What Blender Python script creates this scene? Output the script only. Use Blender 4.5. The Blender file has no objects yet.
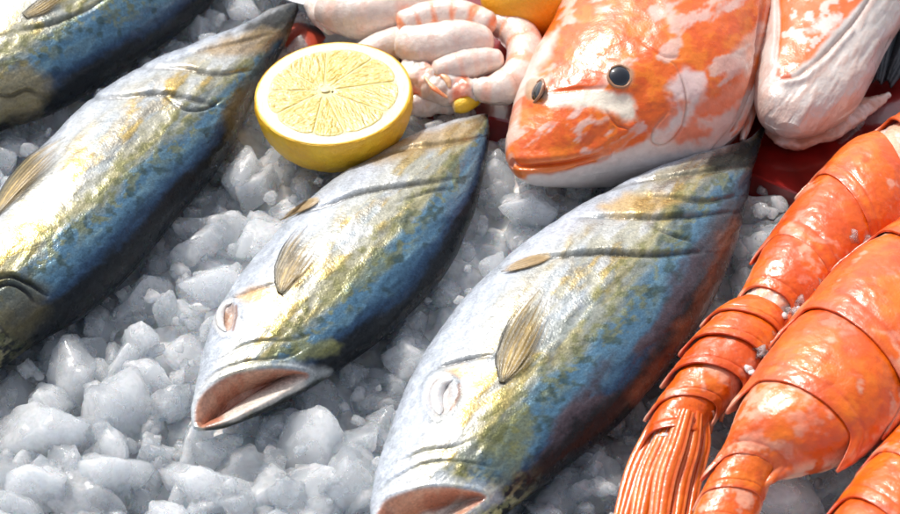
import bpy, math, random
import numpy as np
from mathutils import Vector
from mathutils.bvhtree import BVHTree

SC = bpy.context.scene
COL = SC.collection
random.seed(7); RNG = np.random.default_rng(7)

# ------------------------------------------------------------------ camera
PITCH = math.radians(44.0); DIST = 1.0; FPX = 2000.0
FW = np.array([0, math.cos(PITCH), -math.sin(PITCH)]); RT = np.array([1.0, 0, 0]); UP = np.array([0, math.sin(PITCH), math.cos(PITCH)])
CAM = -DIST*FW
def P(px, py, z=0.0):
    """where the traced photo point lies on the horizontal plane at height z"""
    d = FW + (px-450)/FPX*RT - (py-257)/FPX*UP
    return CAM + d*((z-CAM[2])/d[2])
def proj(p):
    r = np.asarray(p)-CAM; dz = r@FW
    return np.stack([450+FPX*(r@RT)/dz, 257-FPX*(r@UP)/dz], -1)
cd = bpy.data.cameras.new('camera'); cam = bpy.data.objects.new('camera', cd); COL.objects.link(cam)
cam.location = CAM; cam.rotation_euler = (math.pi/2-PITCH, 0, 0)
cd.sensor_width = 36; cd.lens = 36*FPX/900; cd.clip_start = .01; cd.clip_end = 60
cd.dof.use_dof = True; cd.dof.focus_distance = .955; cd.dof.aperture_fstop = 15
SC.camera = cam

# ------------------------------------------------------------------ numpy noise
def _hash(ix, iy, iz, seed):
    h = (ix.astype(np.int64)*374761393 + iy.astype(np.int64)*668265263 + iz.astype(np.int64)*2147483647 + seed*974634777) & 0xffffffff
    h = ((h ^ (h >> 13))*1274126177) & 0xffffffff
    h = ((h ^ (h >> 16))*2246822519) & 0xffffffff
    return ((h ^ (h >> 15)) & 0xffffff)/float(0xffffff)
def noise(p, f, seed=0):
    q = np.asarray(p)*f
    if q.shape[-1] == 2: q = np.concatenate([q, np.zeros(q.shape[:-1]+(1,))], -1)
    i = np.floor(q); t = q-i; t = t*t*t*(t*(t*6-15)+10); i = i.astype(np.int64); r = 0
    for a in (0, 1):
        for b in (0, 1):
            for c in (0, 1):
                w = (t[..., 0] if a else 1-t[..., 0])*(t[..., 1] if b else 1-t[..., 1])*(t[..., 2] if c else 1-t[..., 2])
                r = r + w*_hash(i[..., 0]+a, i[..., 1]+b, i[..., 2]+c, seed)
    return r
def fbm(p, f, o=4, seed=0, g=.5):
    s = 0; a = 1; n = 0
    for k in range(o):
        s = s+a*noise(p, f*2**k, seed+k*17); n += a; a *= g
    return s/n
def ss(a, b, x):
    t = np.clip((x-a)/(b-a), 0, 1); return t*t*(3-2*t)
def lerp(a, b, t):
    return a+(b-a)*t
def C(*c): return np.array(c, float)
def mixc(col, c, m):
    return col+(np.asarray(c, float)-col)*np.clip(m, 0, 1)[..., None]

def crv(pts, n=None, u=None):
    """Catmull-Rom through pts"""
    pts = np.asarray(pts, float); m = len(pts)
    if u is None: u = np.linspace(0, 1, n)
    s = np.clip(u, 0, 1)*(m-1); i = np.minimum(s.astype(int), m-2); t = (s-i)[:, None]
    e = np.vstack([2*pts[0]-pts[1], pts, 2*pts[-1]-pts[-2]])
    a, b, c, d = e[i], e[i+1], e[i+2], e[i+3]
    return .5*((2*b)+(c-a)*t+(2*a-5*b+4*c-d)*t*t+(3*b-a-3*c+d)*t**3)

def crvp(p, t):
    return crv(p, u=np.array([t]))[0]

def seg_dist(xy, poly, closed=False):
    """distance, side sign and run along polyline"""
    p = np.asarray(poly, float); q = np.vstack([p, p[:1]]) if closed else p
    best = np.full(xy.shape[:-1], 1e9); side = np.zeros_like(best); run = np.zeros_like(best)
    L = np.linalg.norm(np.diff(q, axis=0), axis=1); cum = np.concatenate([[0], np.cumsum(L)])
    for k in range(len(q)-1):
        a, b = q[k], q[k+1]; ab = b-a; l2 = ab@ab+1e-9
        t = np.clip(((xy-a)@ab)/l2, 0, 1); d = xy-a-t[..., None]*ab
        dd = np.sqrt((d**2).sum(-1)); m = dd < best
        best = np.where(m, dd, best); side = np.where(m, np.sign(ab[0]*(xy[..., 1]-a[1])-ab[1]*(xy[..., 0]-a[0])), side)
        run = np.where(m, (cum[k]+t*L[k])/cum[-1], run)
    return best, side, run
def inside(xy, poly):
    p = np.asarray(poly, float); x, y = xy[..., 0], xy[..., 1]; r = np.zeros(x.shape, bool); j = len(p)-1
    for i in range(len(p)):
        c = ((p[i, 1] > y) != (p[j, 1] > y)) & (x < (p[j, 0]-p[i, 0])*(y-p[i, 1])/(p[j, 1]-p[i, 1]+1e-12)+p[i, 0])
        r ^= c; j = i
    return r
def near(xy, pts, reach, f):
    """evaluate f only for the points close to the stroke"""
    p = np.asarray(pts, float); m = (xy[..., 0] > p[:, 0].min()-reach) & (xy[..., 0] < p[:, 0].max()+reach) & (xy[..., 1] > p[:, 1].min()-reach) & (xy[..., 1] < p[:, 1].max()+reach)
    d = np.full(xy.shape[:-1], 1e6); sd = np.zeros_like(d); rn = np.zeros_like(d)
    if m.any(): d[m], sd[m], rn[m] = f(xy[m], p)
    return d, sd, rn
def sdf(xy, poly):
    d, _, _ = seg_dist(xy, poly, True); return np.where(inside(xy, poly), -d, d)

# ------------------------------------------------------------------ objects
def props(o, label=None, cat=None, group=None, kind=None):
    for k, v in (('label', label), ('category', cat), ('group', group), ('kind', kind)):
        if v: o[k] = v
    return o
def thing(name, label, cat, loc, group=None):
    o = bpy.data.objects.new(name, None); COL.objects.link(o); o.empty_display_size = .01
    o.location = [float(a) for a in loc]; return props(o, label, cat, group)
ORG = {}
def mk(name, V, F, mat, parent=None, col=None, origin=None, smooth=True):
    """one mesh object; V in world coordinates"""
    V = np.asarray(V, float).reshape(-1, 3)
    if parent is not None:
        org = np.zeros(3); p = parent
        while p is not None: org = org+np.array(p.location); p = p.parent
        V = V-org
    elif origin is not None: V = V-np.asarray(origin)
    me = bpy.data.meshes.new(name); F = np.asarray(F)
    me.vertices.add(len(V)); me.vertices.foreach_set('co', V.astype(np.float32).ravel())
    k = F.shape[1]; me.loops.add(F.size); me.loops.foreach_set('vertex_index', F.astype(np.int32).ravel())
    me.polygons.add(len(F)); me.polygons.foreach_set('loop_start', (np.arange(len(F))*k).astype(np.int32))
    me.polygons.foreach_set('loop_total', np.full(len(F), k, np.int32))
    me.update(calc_edges=True); me.validate()
    if col is not None:
        c = np.asarray(col, float).reshape(-1, col.shape[-1])
        if c.shape[1] == 3: c = np.hstack([c, np.zeros((len(c), 1))])
        a = me.color_attributes.new('Col', 'FLOAT_COLOR', 'POINT'); a.data.foreach_set('color', c.astype(np.float32).ravel())
    if smooth: me.polygons.foreach_set('use_smooth', np.ones(len(F), bool))
    me.materials.append(mat)
    o = bpy.data.objects.new(name, me); COL.objects.link(o)
    if parent is not None: o.parent = parent
    elif origin is not None: o.location = [float(a) for a in origin]
    return o
def gridF(n, m, wrap=False):
    """quads of an n x m vertex grid, wrapped along m when asked"""
    i = np.arange(n-1)[:, None]; j = np.arange(m if wrap else m-1)[None, :]; j2 = (j+1) % m
    return np.stack([i*m+j, i*m+j2, (i+1)*m+j2, (i+1)*m+j], -1).reshape(-1, 4)
def gnormals(G, wrap=True):
    du = np.gradient(G, axis=0)
    dv = (np.roll(G, -1, 1)-np.roll(G, 1, 1)) if wrap else np.gradient(G, axis=1)
    n = np.cross(dv, du); return n/(np.linalg.norm(n, axis=-1, keepdims=True)+1e-12)
def solid(o, t, off=-1):
    m = o.modifiers.new('thickness', 'SOLIDIFY'); m.thickness = t; m.offset = off; return o

# ------------------------------------------------------------------ materials
def newmat(name):
    m = bpy.data.materials.new(name); m.use_nodes = True
    nt = m.node_tree; return m, nt, nt.nodes['Principled BSDF']
def nd(nt, t, ins=None, **kw):
    n = nt.nodes.new(t)
    for k, v in kw.items(): setattr(n, k, v)
    for k, v in (ins or {}).items():
        if hasattr(v, 'is_output'): nt.links.new(v, n.inputs[k])
        else: n.inputs[k].default_value = v
    return n
def painted(name, rough=.3, coat=.5, coat_r=.12, sss=0, sss_r=(.004, .002, .001), spec=.5, layers=((900, .0006), (250, .0012)), vary=.25, vscale=400,
            rvar=.25, metal=0, scales=0, dark_matte=False, alpha=False):
    """painted vertex colour + fine procedural mottling, wet coat, layered bump"""
    m, nt, b = newmat(name); L = nt.links
    at = nd(nt, 'ShaderNodeVertexColor', layer_name='Col'); tc = nd(nt, 'ShaderNodeTexCoord')
    n1 = nd(nt, 'ShaderNodeTexNoise', {'Vector': tc.outputs['Object'], 'Scale': vscale, 'Detail': 5, 'Roughness': .65})
    mr = nd(nt, 'ShaderNodeMapRange', {'Value': n1.outputs['Fac'], 1: .3, 2: .7, 3: 1-vary, 4: 1+vary*.7})
    mx = nd(nt, 'ShaderNodeVectorMath', {0: at.outputs['Color'], 1: mr.outputs[0]}, operation='MULTIPLY')
    L.new(mx.outputs[0], b.inputs['Base Color'])
    n2 = nd(nt, 'ShaderNodeTexNoise', {'Vector': tc.outputs['Object'], 'Scale': vscale*.35, 'Detail': 4})
    r2 = nd(nt, 'ShaderNodeMapRange', {'Value': n2.outputs['Fac'], 1: .3, 2: .7, 3: rough*(1-rvar), 4: rough*(1+rvar)})
    L.new(r2.outputs[0], b.inputs['Roughness'])
    if alpha: L.new(at.outputs['Alpha'], b.inputs['Alpha'])
    else: L.new(at.outputs['Alpha'], b.inputs['Metallic'])
    b.inputs['Specular IOR Level'].default_value = spec
    b.inputs['Coat Weight'].default_value = coat; b.inputs['Coat Roughness'].default_value = coat_r
    if dark_matte:
        bw = nd(nt, 'ShaderNodeRGBToBW', {'Color': at.outputs['Color']})
        for key, a_, b_ in (('Coat Weight', .04, coat), ('Specular IOR Level', .12, spec)):
            q_ = nd(nt, 'ShaderNodeMapRange', {'Value': bw.outputs[0], 1: .01, 2: .14, 3: a_, 4: b_}); L.new(q_.outputs[0], b.inputs[key])
    if sss:
        b.inputs['Subsurface Weight'].default_value = sss; b.inputs['Subsurface Radius'].default_value = sss_r; b.inputs['Subsurface Scale'].default_value = 1
    prev = None
    if scales:
        vo = nd(nt, 'ShaderNodeTexVoronoi', {'Vector': tc.outputs['Object'], 'Scale': scales}, feature='F1')
        bp = nd(nt, 'ShaderNodeBump', {'Height': vo.outputs['Distance'], 'Strength': .26 if dark_matte else .2, 'Distance': .0003}); bp.invert = True; prev = bp
        if dark_matte:                                   # each scale a shade of its own
            bwv = nd(nt, 'ShaderNodeRGBToBW', {'Color': vo.outputs['Color']}); sv = nd(nt, 'ShaderNodeMapRange', {'Value': bwv.outputs[0], 3: .9, 4: 1.09})
            m2 = nd(nt, 'ShaderNodeVectorMath', {0: mx.outputs[0], 1: sv.outputs[0]}, operation='MULTIPLY'); L.new(m2.outputs[0], b.inputs['Base Color'])
    for f, d in layers:
        no = nd(nt, 'ShaderNodeTexNoise', {'Vector': tc.outputs['Object'], 'Scale': f, 'Detail': 4, 'Roughness': .6})
        bp = nd(nt, 'ShaderNodeBump', {'Height': no.outputs['Fac'], 'Strength': .6, 'Distance': d})
        if prev: L.new(prev.outputs[0], bp.inputs['Normal'])
        prev = bp
    L.new(prev.outputs[0], b.inputs['Normal']); L.new(prev.outputs[0], b.inputs['Coat Normal'])
    return m
def plain(name, c, rough=.4, coat=0, **kw):
    m, nt, b = newmat(name)
    tc = nd(nt, 'ShaderNodeTexCoord')
    n1 = nd(nt, 'ShaderNodeTexNoise', {'Vector': tc.outputs['Object'], 'Scale': kw.pop('scale', 200), 'Detail': 5})
    v = kw.pop('vary', .2)
    mr = nd(nt, 'ShaderNodeMapRange', {'Value': n1.outputs['Fac'], 1: .3, 2: .7, 3: 1-v, 4: 1+v})
    mx = nd(nt, 'ShaderNodeVectorMath', {0: c, 1: mr.outputs[0]}, operation='MULTIPLY')
    nt.links.new(mx.outputs[0], b.inputs['Base Color'])
    bp = nd(nt, 'ShaderNodeBump', {'Height': n1.outputs['Fac'], 'Strength': .5, 'Distance': kw.pop('bump', .0005)})
    nt.links.new(bp.outputs[0], b.inputs['Normal'])
    b.inputs['Roughness'].default_value = rough; b.inputs['Coat Weight'].default_value = coat; b.inputs['Coat Roughness'].default_value = .08
    for k, val in kw.items(): b.inputs[k].default_value = val
    return m
def ice_mat(name, tint=(.93, .965, 1), clear=.25, rough=.2, glass=.3, vol=0):
    """cloudy wet ice: white scattering inside, glassy zones, and a share of light that passes straight on"""
    m, nt, b = newmat(name); L = nt.links; out = nt.nodes['Material Output']
    tc = nd(nt, 'ShaderNodeTexCoord'); oi = nd(nt, 'ShaderNodeObjectInfo')
    ad = nd(nt, 'ShaderNodeVectorMath', {0: tc.outputs['Object'], 1: oi.outputs['Random']}, operation='ADD')
    cl = nd(nt, 'ShaderNodeTexNoise', {'Vector': ad.outputs[0], 'Scale': 110, 'Detail': 4, 'Roughness': .6})
    b.inputs['Base Color'].default_value = (*tint, 1); b.inputs['IOR'].default_value = 1.31
    rr = nd(nt, 'ShaderNodeMapRange', {'Value': cl.outputs['Fac'], 1: .3, 2: .7, 3: rough*.5, 4: rough*1.6}); L.new(rr.outputs[0], b.inputs['Roughness'])
    if vol:
        b.inputs['Transmission Weight'].default_value = .15; b.inputs['Subsurface Weight'].default_value = .8; b.inputs['Subsurface Radius'].default_value = (.008, .0105, .013); b.inputs['Subsurface Scale'].default_value = 1
        vs = nd(nt, 'ShaderNodeVolumeScatter', {'Color': (.984, .994, 1, 1), 'Density': vol}); L.new(vs.outputs[0], out.inputs['Volume'])
    else:
        b.inputs['Subsurface Weight'].default_value = 1; b.inputs['Subsurface Radius'].default_value = (.008, .0105, .013); b.inputs['Subsurface Scale'].default_value = 1
    b.inputs['Coat Weight'].default_value = .7; b.inputs['Coat Roughness'].default_value = .05; b.inputs['Coat IOR'].default_value = 1.33
    n1 = nd(nt, 'ShaderNodeTexNoise', {'Vector': ad.outputs[0], 'Scale': 130, 'Detail': 5, 'Roughness': .55, 'Distortion': .4})
    bp = nd(nt, 'ShaderNodeBump', {'Height': n1.outputs['Fac'], 'Strength': .8, 'Distance': .0018})
    L.new(bp.outputs[0], b.inputs['Normal']); L.new(bp.outputs[0], b.inputs['Coat Normal'])
    gl = nd(nt, 'ShaderNodeBsdfGlass', {'Color': (.97, .985, 1, 1), 'IOR': 1.31, 'Roughness': rough*.5, 'Normal': bp.outputs[0]})
    f1 = nd(nt, 'ShaderNodeMapRange', {'Value': cl.outputs['Fac'], 1: .38, 2: .62, 3: min(1, glass+.3), 4: max(0, glass-.25)})
    m1 = nd(nt, 'ShaderNodeMixShader', {0: f1.outputs[0]}); L.new(b.outputs[0], m1.inputs[1]); L.new(gl.outputs[0], m1.inputs[2])
    tp = nd(nt, 'ShaderNodeBsdfTransparent', {'Color': (.96, .98, 1, 1)})
    m2 = nd(nt, 'ShaderNodeMixShader', {0: clear}); L.new(m1.outputs[0], m2.inputs[1]); L.new(tp.outputs[0], m2.inputs[2])
    L.new(m2.outputs[0], out.inputs['Surface'])
    return m

M_FISH = painted('fish_skin', rough=.30, coat=.45, coat_r=.06, spec=.35, layers=((1300, .0001), (600, .0003), (130, .0006)), vary=.3, vscale=750, scales=1000, dark_matte=True)
M_FIN = painted('fin', alpha=True, rough=.4, coat=.2, spec=.4, layers=((900, .0004),), vary=.3)
M_SNAP = painted('snapper_skin', rough=.34, coat=.4, coat_r=.1, sss=.06, layers=((900, .0001), (220, .0004)), vary=.08, vscale=300, scales=700)
M_SHELL = painted('prawn_shell', rough=.34, coat=.35, coat_r=.09, sss=0, sss_r=(.003, .001, .0005), layers=((1000, .00015), (260, .0005)), vary=.12, vscale=200)
M_FLESH = painted('flesh', rough=.26, coat=.8, coat_r=.05, sss=.7, sss_r=(.006, .004, .003), layers=((500, .0006), (150, .0012)), vary=.08)
M_LEMON = painted('lemon_rind', rough=.38, coat=.25, sss=.2, layers=((900, .0009), (350, .0008)), vary=.08, sss_r=(.003, .002, .0005))
M_PULP = painted('lemon_pulp', rough=.18, coat=.9, coat_r=.04, sss=.7, sss_r=(.005, .004, .001), layers=((700, .0008),), vary=.1)
M_PITH = painted('lemon_pith', rough=.5, coat=.2, sss=.5, sss_r=(.003, .0025, .0015), layers=((700, .0004),), vary=.06)
M_EYE = plain('eye_black', (.006, .007, .012), rough=.08, coat=1, vary=.1, bump=.0)
M_EYERING = plain('eye_ring', (.34, .17, .09), rough=.25, coat=.6, bump=.0003)
M_TRAY = plain('tray_red', (.22, .012, .010), rough=.22, coat=.7, scale=70, vary=.35, bump=.001)
M_DISH = plain('dish_white', (.8, .8, .82), rough=.2, coat=.6, bump=.0)
M_DARK = painted('dark_skin', rough=.5, coat=.1, spec=.2, layers=((900, .0006), (250, .001)), vary=.3)
M_ICE = ice_mat('ice', clear=.32, glass=.75, vol=230, rough=.1); M_CLEAR = ice_mat('ice_clear', clear=.36, glass=.9, rough=.06, vol=60); M_MID = ice_mat('ice_half_clear', clear=.32, glass=.8, rough=.08, vol=130)
M_BED = ice_mat('ice_bed', clear=0, glass=0, tint=(.97, .985, 1))

# ------------------------------------------------------------------ lofted bodies
class Body:
    """a solid grown between a traced left and right edge; it lies at height zc and is r times as thick as wide"""
    def __init__(s, L, R, zc, r, n=420, m=220, power=2.0, t0=0, t1=1, bottom=1.0, ease=True):
        L = np.asarray(L, float); R = np.asarray(R, float)
        u = np.linspace(0, 1, n)
        if ease: u = u+.5*(u-(1-np.cos(np.pi*u))/2)*-1
        u = t0+(t1-t0)*u; s.u = u
        l, q = crv(L, u=u), crv(R, u=u)
        zc = crv(np.array(zc, float)[:, None], u=u)[:, 0] if np.ndim(zc) else np.full(n, float(zc))
        rr = crv(np.array(r, float)[:, None], u=u)[:, 0] if np.ndim(r) else np.full(n, float(r))
        c = (l+q)/2; s.c2 = c; s.h2 = (q-l)/2
        c3 = np.array([P(c[i, 0], c[i, 1], zc[i]) for i in range(n)])
        tg = np.gradient(c, axis=0); tg /= np.linalg.norm(tg, axis=1)[:, None]+1e-9
        v = np.stack([-tg[:, 1], tg[:, 0]], 1)
        e = np.array([P(q[i, 0], q[i, 1], zc[i])-P(l[i, 0], l[i, 1], zc[i]) for i in range(n)])
        nn = e/(np.linalg.norm(e, axis=1)[:, None]+1e-9)
        pc = proj(c3); a = (proj(c3+nn*.001)-pc)/.001; b = (proj(c3+np.array([0, 0, .001]))-pc)/.001
        av = np.abs((a*v).sum(1)); bv = (b*v).sum(1)
        W = np.abs((s.h2*v).sum(1))
        w = W/np.sqrt(av**2+(rr*bv)**2)
        s.W, s.w, s.v = W, w, v
        th = np.linspace(0, 2*np.pi, m, endpoint=False); s.th = th
        ct, st = np.cos(th), np.sin(th)
        k = 2/power
        x = np.sign(ct)*np.abs(ct)**k; z = np.sign(st)*np.abs(st)**k
        z = np.where(z < 0, z*bottom, z)
        # th=0 is the right edge, th=pi the left edge, th=pi/2 the top
        G = c3[:, None, :]+(w[:, None]*x[None, :])[..., None]*nn[:, None, :]
        G[..., 2] += (w*rr)[:, None]*z[None, :]
        s.G = G; s.n, s.m = n, m; s.N = -gnormals(G)
        top = c3.mean(0); 
        if (s.N[n//2, m//4] @ np.array([0, 0, 1])) < 0: s.N = -s.N
        s.xy = proj(G.reshape(-1, 3)).reshape(n, m, 2)      # flat chart of the skin in which its markings are drawn
        # round the edge and underneath the skin keeps the markings of its outermost line
        sg0 = np.sign((s.h2*v).sum(1)); q0 = ((s.xy-c[:, None, :])*v[:, None, :]).sum(-1)*sg0[:, None]
        jr = np.concatenate([np.arange(m//8, -1, -1), np.arange(m-1, m-m//4-1, -1)]); jl = np.arange(m//2-m//8, m//2+m//4+1)
        ar = np.arange(n)
        for seq, sgn in ((jr, 1), (jl, -1)):
            k = np.argmax(q0[:, seq]*sgn, axis=1); far = np.arange(len(seq))[None, :] > k[:, None]
            edge = s.xy[ar, seq[k]]; sub = s.xy[:, seq]; s.xy[:, seq] = np.where(far[..., None], edge[:, None, :], sub)
        s.q = ((s.xy-c[:, None, :])*v[:, None, :]).sum(-1)/(W[:, None]+1e-6)
        sg = np.sign((s.h2*v).sum(1)); s.q = s.q*sg[:, None]
        s.t = np.repeat(u[:, None], m, 1)
        s.D = np.zeros((n, m)); s.col = np.zeros((n, m, 3)); s.al = np.zeros((n, m))
        s.up = np.repeat((st > -.15)[None, :], n, 0)
    def paint(s, pts, width, c, a=1, soft=.6, warp=0, wf=.08, fade=0, seed=3):
        d, _, run = near(s.xy, pts, width*2+warp*2+5, seg_dist) if len(pts) > 1 else (np.linalg.norm(s.xy-np.array(pts[0], float), axis=-1), 0, np.zeros(s.xy.shape[:-1])+.5)
        if warp: d = d+(fbm(s.xy, wf, 3, seed)-.5)*2*warp
        wd = width*(1-fade*np.abs(run*2-1)**2)
        s.col = mixc(s.col, c, a*(1-ss(wd*(1-soft), wd*(1+soft*.3)+1e-6, d)))
    def blob(s, poly, c, a=1, soft=3, warp=0, wf=.08, seed=5):
        d = sdf(s.xy, poly)
        if warp: d = d+(fbm(s.xy, wf, 3, seed)-.5)*2*warp
        s.col = mixc(s.col, c, a*(1-ss(-soft, soft, d)))
    def groove(s, pts, width, depth, step=0, reach=20, c=None, ca=.8):
        """a crease; step lifts the skin on one side of the line, like the lip of a gill cover"""
        pts = crv(pts, n=len(pts)*5); d, side, run = near(s.xy, pts, max(reach, width)*4, seg_dist); e = np.sin(np.pi*np.clip(run*.94+.03, 0, 1))**.5
        s.D -= depth*np.exp(-(d/width)**2)*e
        if step: s.D += step*np.where(side > 0, 1, 0)*np.exp(-d/reach)*e*ss(0, 1.5, d)
        if c is not None: s.col = mixc(s.col, c, ca*np.exp(-(d/(width*.8))**2)*e)  # tint along the crease, mostly its shade painted into the skin colour
    def carve(s, poly, depth, wall=5, rim=0, rimw=3, c=None, c2=None, soft=1.2):
        poly = crv(list(poly)+[poly[0]], n=len(poly)*4)[:-1]; d = sdf(s.xy, poly)
        s.D -= depth*ss(0, wall, -d)
        if rim: s.D += rim*np.exp(-((d-rimw)/rimw)**2)
        if c is not None:
            k = fbm(s.xy, .06, 3, 9); cc = mixc(np.broadcast_to(np.array(c), s.col.shape).copy(), c2 if c2 is not None else c, ss(.4, .6, k))
            m = (1-ss(-soft, soft, d))[..., None]; s.col = s.col*(1-m)+cc*m; s.al *= (1-m[..., 0])
    def build(s, name, mat, parent=None, **kw):
        G = s.G+s.N*(s.D*np.where(s.up, 1, 0))[..., None]
        V = G.reshape(-1, 3); n, m = s.n, s.m
        V = np.vstack([V, G[0].mean(0), G[-1].mean(0)])
        F = gridF(n, m, True)[:, ::-1]
        j = np.arange(m); a = n*m
        caps = np.concatenate([np.stack([np.full(m, a), j, (j+1) % m, (j+1) % m], 1), np.stack([np.full(m, a+1), (n-1)*m+(j+1) % m, (n-1)*m+j, (n-1)*m+j], 1)])
        col = np.concatenate([s.col, s.al[..., None]], -1).reshape(-1, 4)
        col = np.vstack([col, col[:m].mean(0), col[(n-1)*m:].mean(0)])
        s.V = V
        me_faces = F.tolist()+[c[:3].tolist() for c in caps]
        return mk_mixed(name, V, me_faces, mat, parent, col)
    def bvh(s):
        V = s.V; F = gridF(s.n, s.m, True)
        return BVHTree.FromPolygons([tuple(x) for x in V], [tuple(int(k) for k in f) for f in F])
def mk_mixed(name, V, faces, mat, parent, col):
    org = np.zeros(3); p = parent
    while p is not None: org = org+np.array(p.location); p = p.parent
    me = bpy.data.meshes.new(name); me.from_pydata((V-org).tolist(), [], faces); me.update()
    a = me.color_attributes.new('Col', 'FLOAT_COLOR', 'POINT'); a.data.foreach_set('color', col.astype(np.float32).ravel())
    me.polygons.foreach_set('use_smooth', np.ones(len(me.polygons), bool)); me.materials.append(mat)
    o = bpy.data.objects.new(name, me); COL.objects.link(o)
    if parent is not None: o.parent = parent
    return o
def hit(bv, px, py):
    """point and normal of the body's skin under a traced point"""
    d = FW+(px-450)/FPX*RT-(py-257)/FPX*UP; d /= np.linalg.norm(d)
    h = bv.ray_cast(Vector(CAM), Vector(d))
    if h[0] is None: return None, None
    n = np.array(h[1]); n = n if n@d < 0 else -n
    return np.array(h[0]), n
def fin(name, bv, left, right, parent, cfun, mat, lift=.004, nu=70, nv=40, ridge=.00018, rays=11, thick=.0006, z=None, curl=0):
    """a fin spread between a left and right edge, both running from its root to its tip"""
    u = np.linspace(0, 1, nu); l, r = crv(left, u=u), crv(right, u=u)
    s = np.linspace(0, 1, nv); G = np.zeros((nu, nv, 3)); last = None
    for i in range(nu):
        for j in range(nv):
            ue = u[i]*(1-.10*abs(math.sin(s[j]*rays*math.pi+1))-.05*math.sin(s[j]*23)**2); x, y = (crvp(left, ue)*(1-s[j])+crvp(right, ue)*s[j])
            p, n = hit(bv, x, y) if z is None else (P(x, y, z), np.array([0, 0, 1.]))
            if p is None: p, n = (P(x, y, last[2]), np.array([0, 0, 1.])) if last is not None else (P(x, y, .02), np.array([0, 0, 1.]))
            last = p; G[i, j] = p+n*.0007+n*lift*.45*(u[i]**1.2)*(1+curl*np.sin(s[j]*3.1))
    for k in range(30): G[1:-1, 1:-1] = (G[:-2, 1:-1]+G[2:, 1:-1]+G[1:-1, :-2]+G[1:-1, 2:]+2*G[1:-1, 1:-1])/6
    G[..., 2] += ridge*np.sin(s[None, :]*rays*2*np.pi+u[:, None]*1.2)*(.3+.7*u[:, None])
    U, S = np.meshgrid(u, s, indexing='ij')
    o = mk(name, G, gridF(nu, nv), mat, parent, cfun(U, S, rays)); return solid(o, thick, 0)
def fin_brown(U, S, rays):
    k = .5+.5*np.sin(S*rays*2*np.pi+U*1.2+1.2)
    nz = fbm(np.stack([U*3, S*16], -1), 1, 4, 4); n2 = fbm(np.stack([U*1.2, S*40], -1), 1, 2, 8)
    c = np.zeros(U.shape+(3,))+C(.26, .17, .045)
    c = mixc(c, (.07, .055, .02), ss(.4, .9, k)*.6)
    c = mixc(c, (.50, .34, .10), ss(.48, .62, nz)*.8)
    c = mixc(c, (.06, .06, .035), ss(.45, .0, S)*.8*ss(1, .5, U))
    c = mixc(c, (.03, .03, .025), ss(.14, 0, S)*ss(1.1, .5, U))
    c = mixc(c, (.10, .09, .05), ss(.18, 0, U)*.8)
    a = ss(1.0, .45, U+(n2-.5)*.8)*ss(1.02, .55, S+(nz-.5)*.7)
    return np.concatenate([c, np.clip(a, 0, .96)[..., None]], -1)
def fin_tan(U, S, rays):
    nz = fbm(np.stack([U*3, S*9], -1), 1, 3, 4)
    c = np.zeros(U.shape+(3,))+C(.40, .27, .12)
    k = .5+.5*np.sin(S*rays*2*np.pi+U*1.2+1.2); c = mixc(c, (.20, .14, .07), k*.5)
    c = mixc(c, (.55, .46, .32), ss(.25, 0, U))
    a = ss(0, .2, S+(nz-.5)*.2)*ss(1, .8, S+(nz-.5)*.2)*ss(0, .15, U)*ss(1., .75, U+(nz-.5)*.4)
    return np.concatenate([c, (a*.9)[..., None]], -1)

FOOD = []
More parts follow.
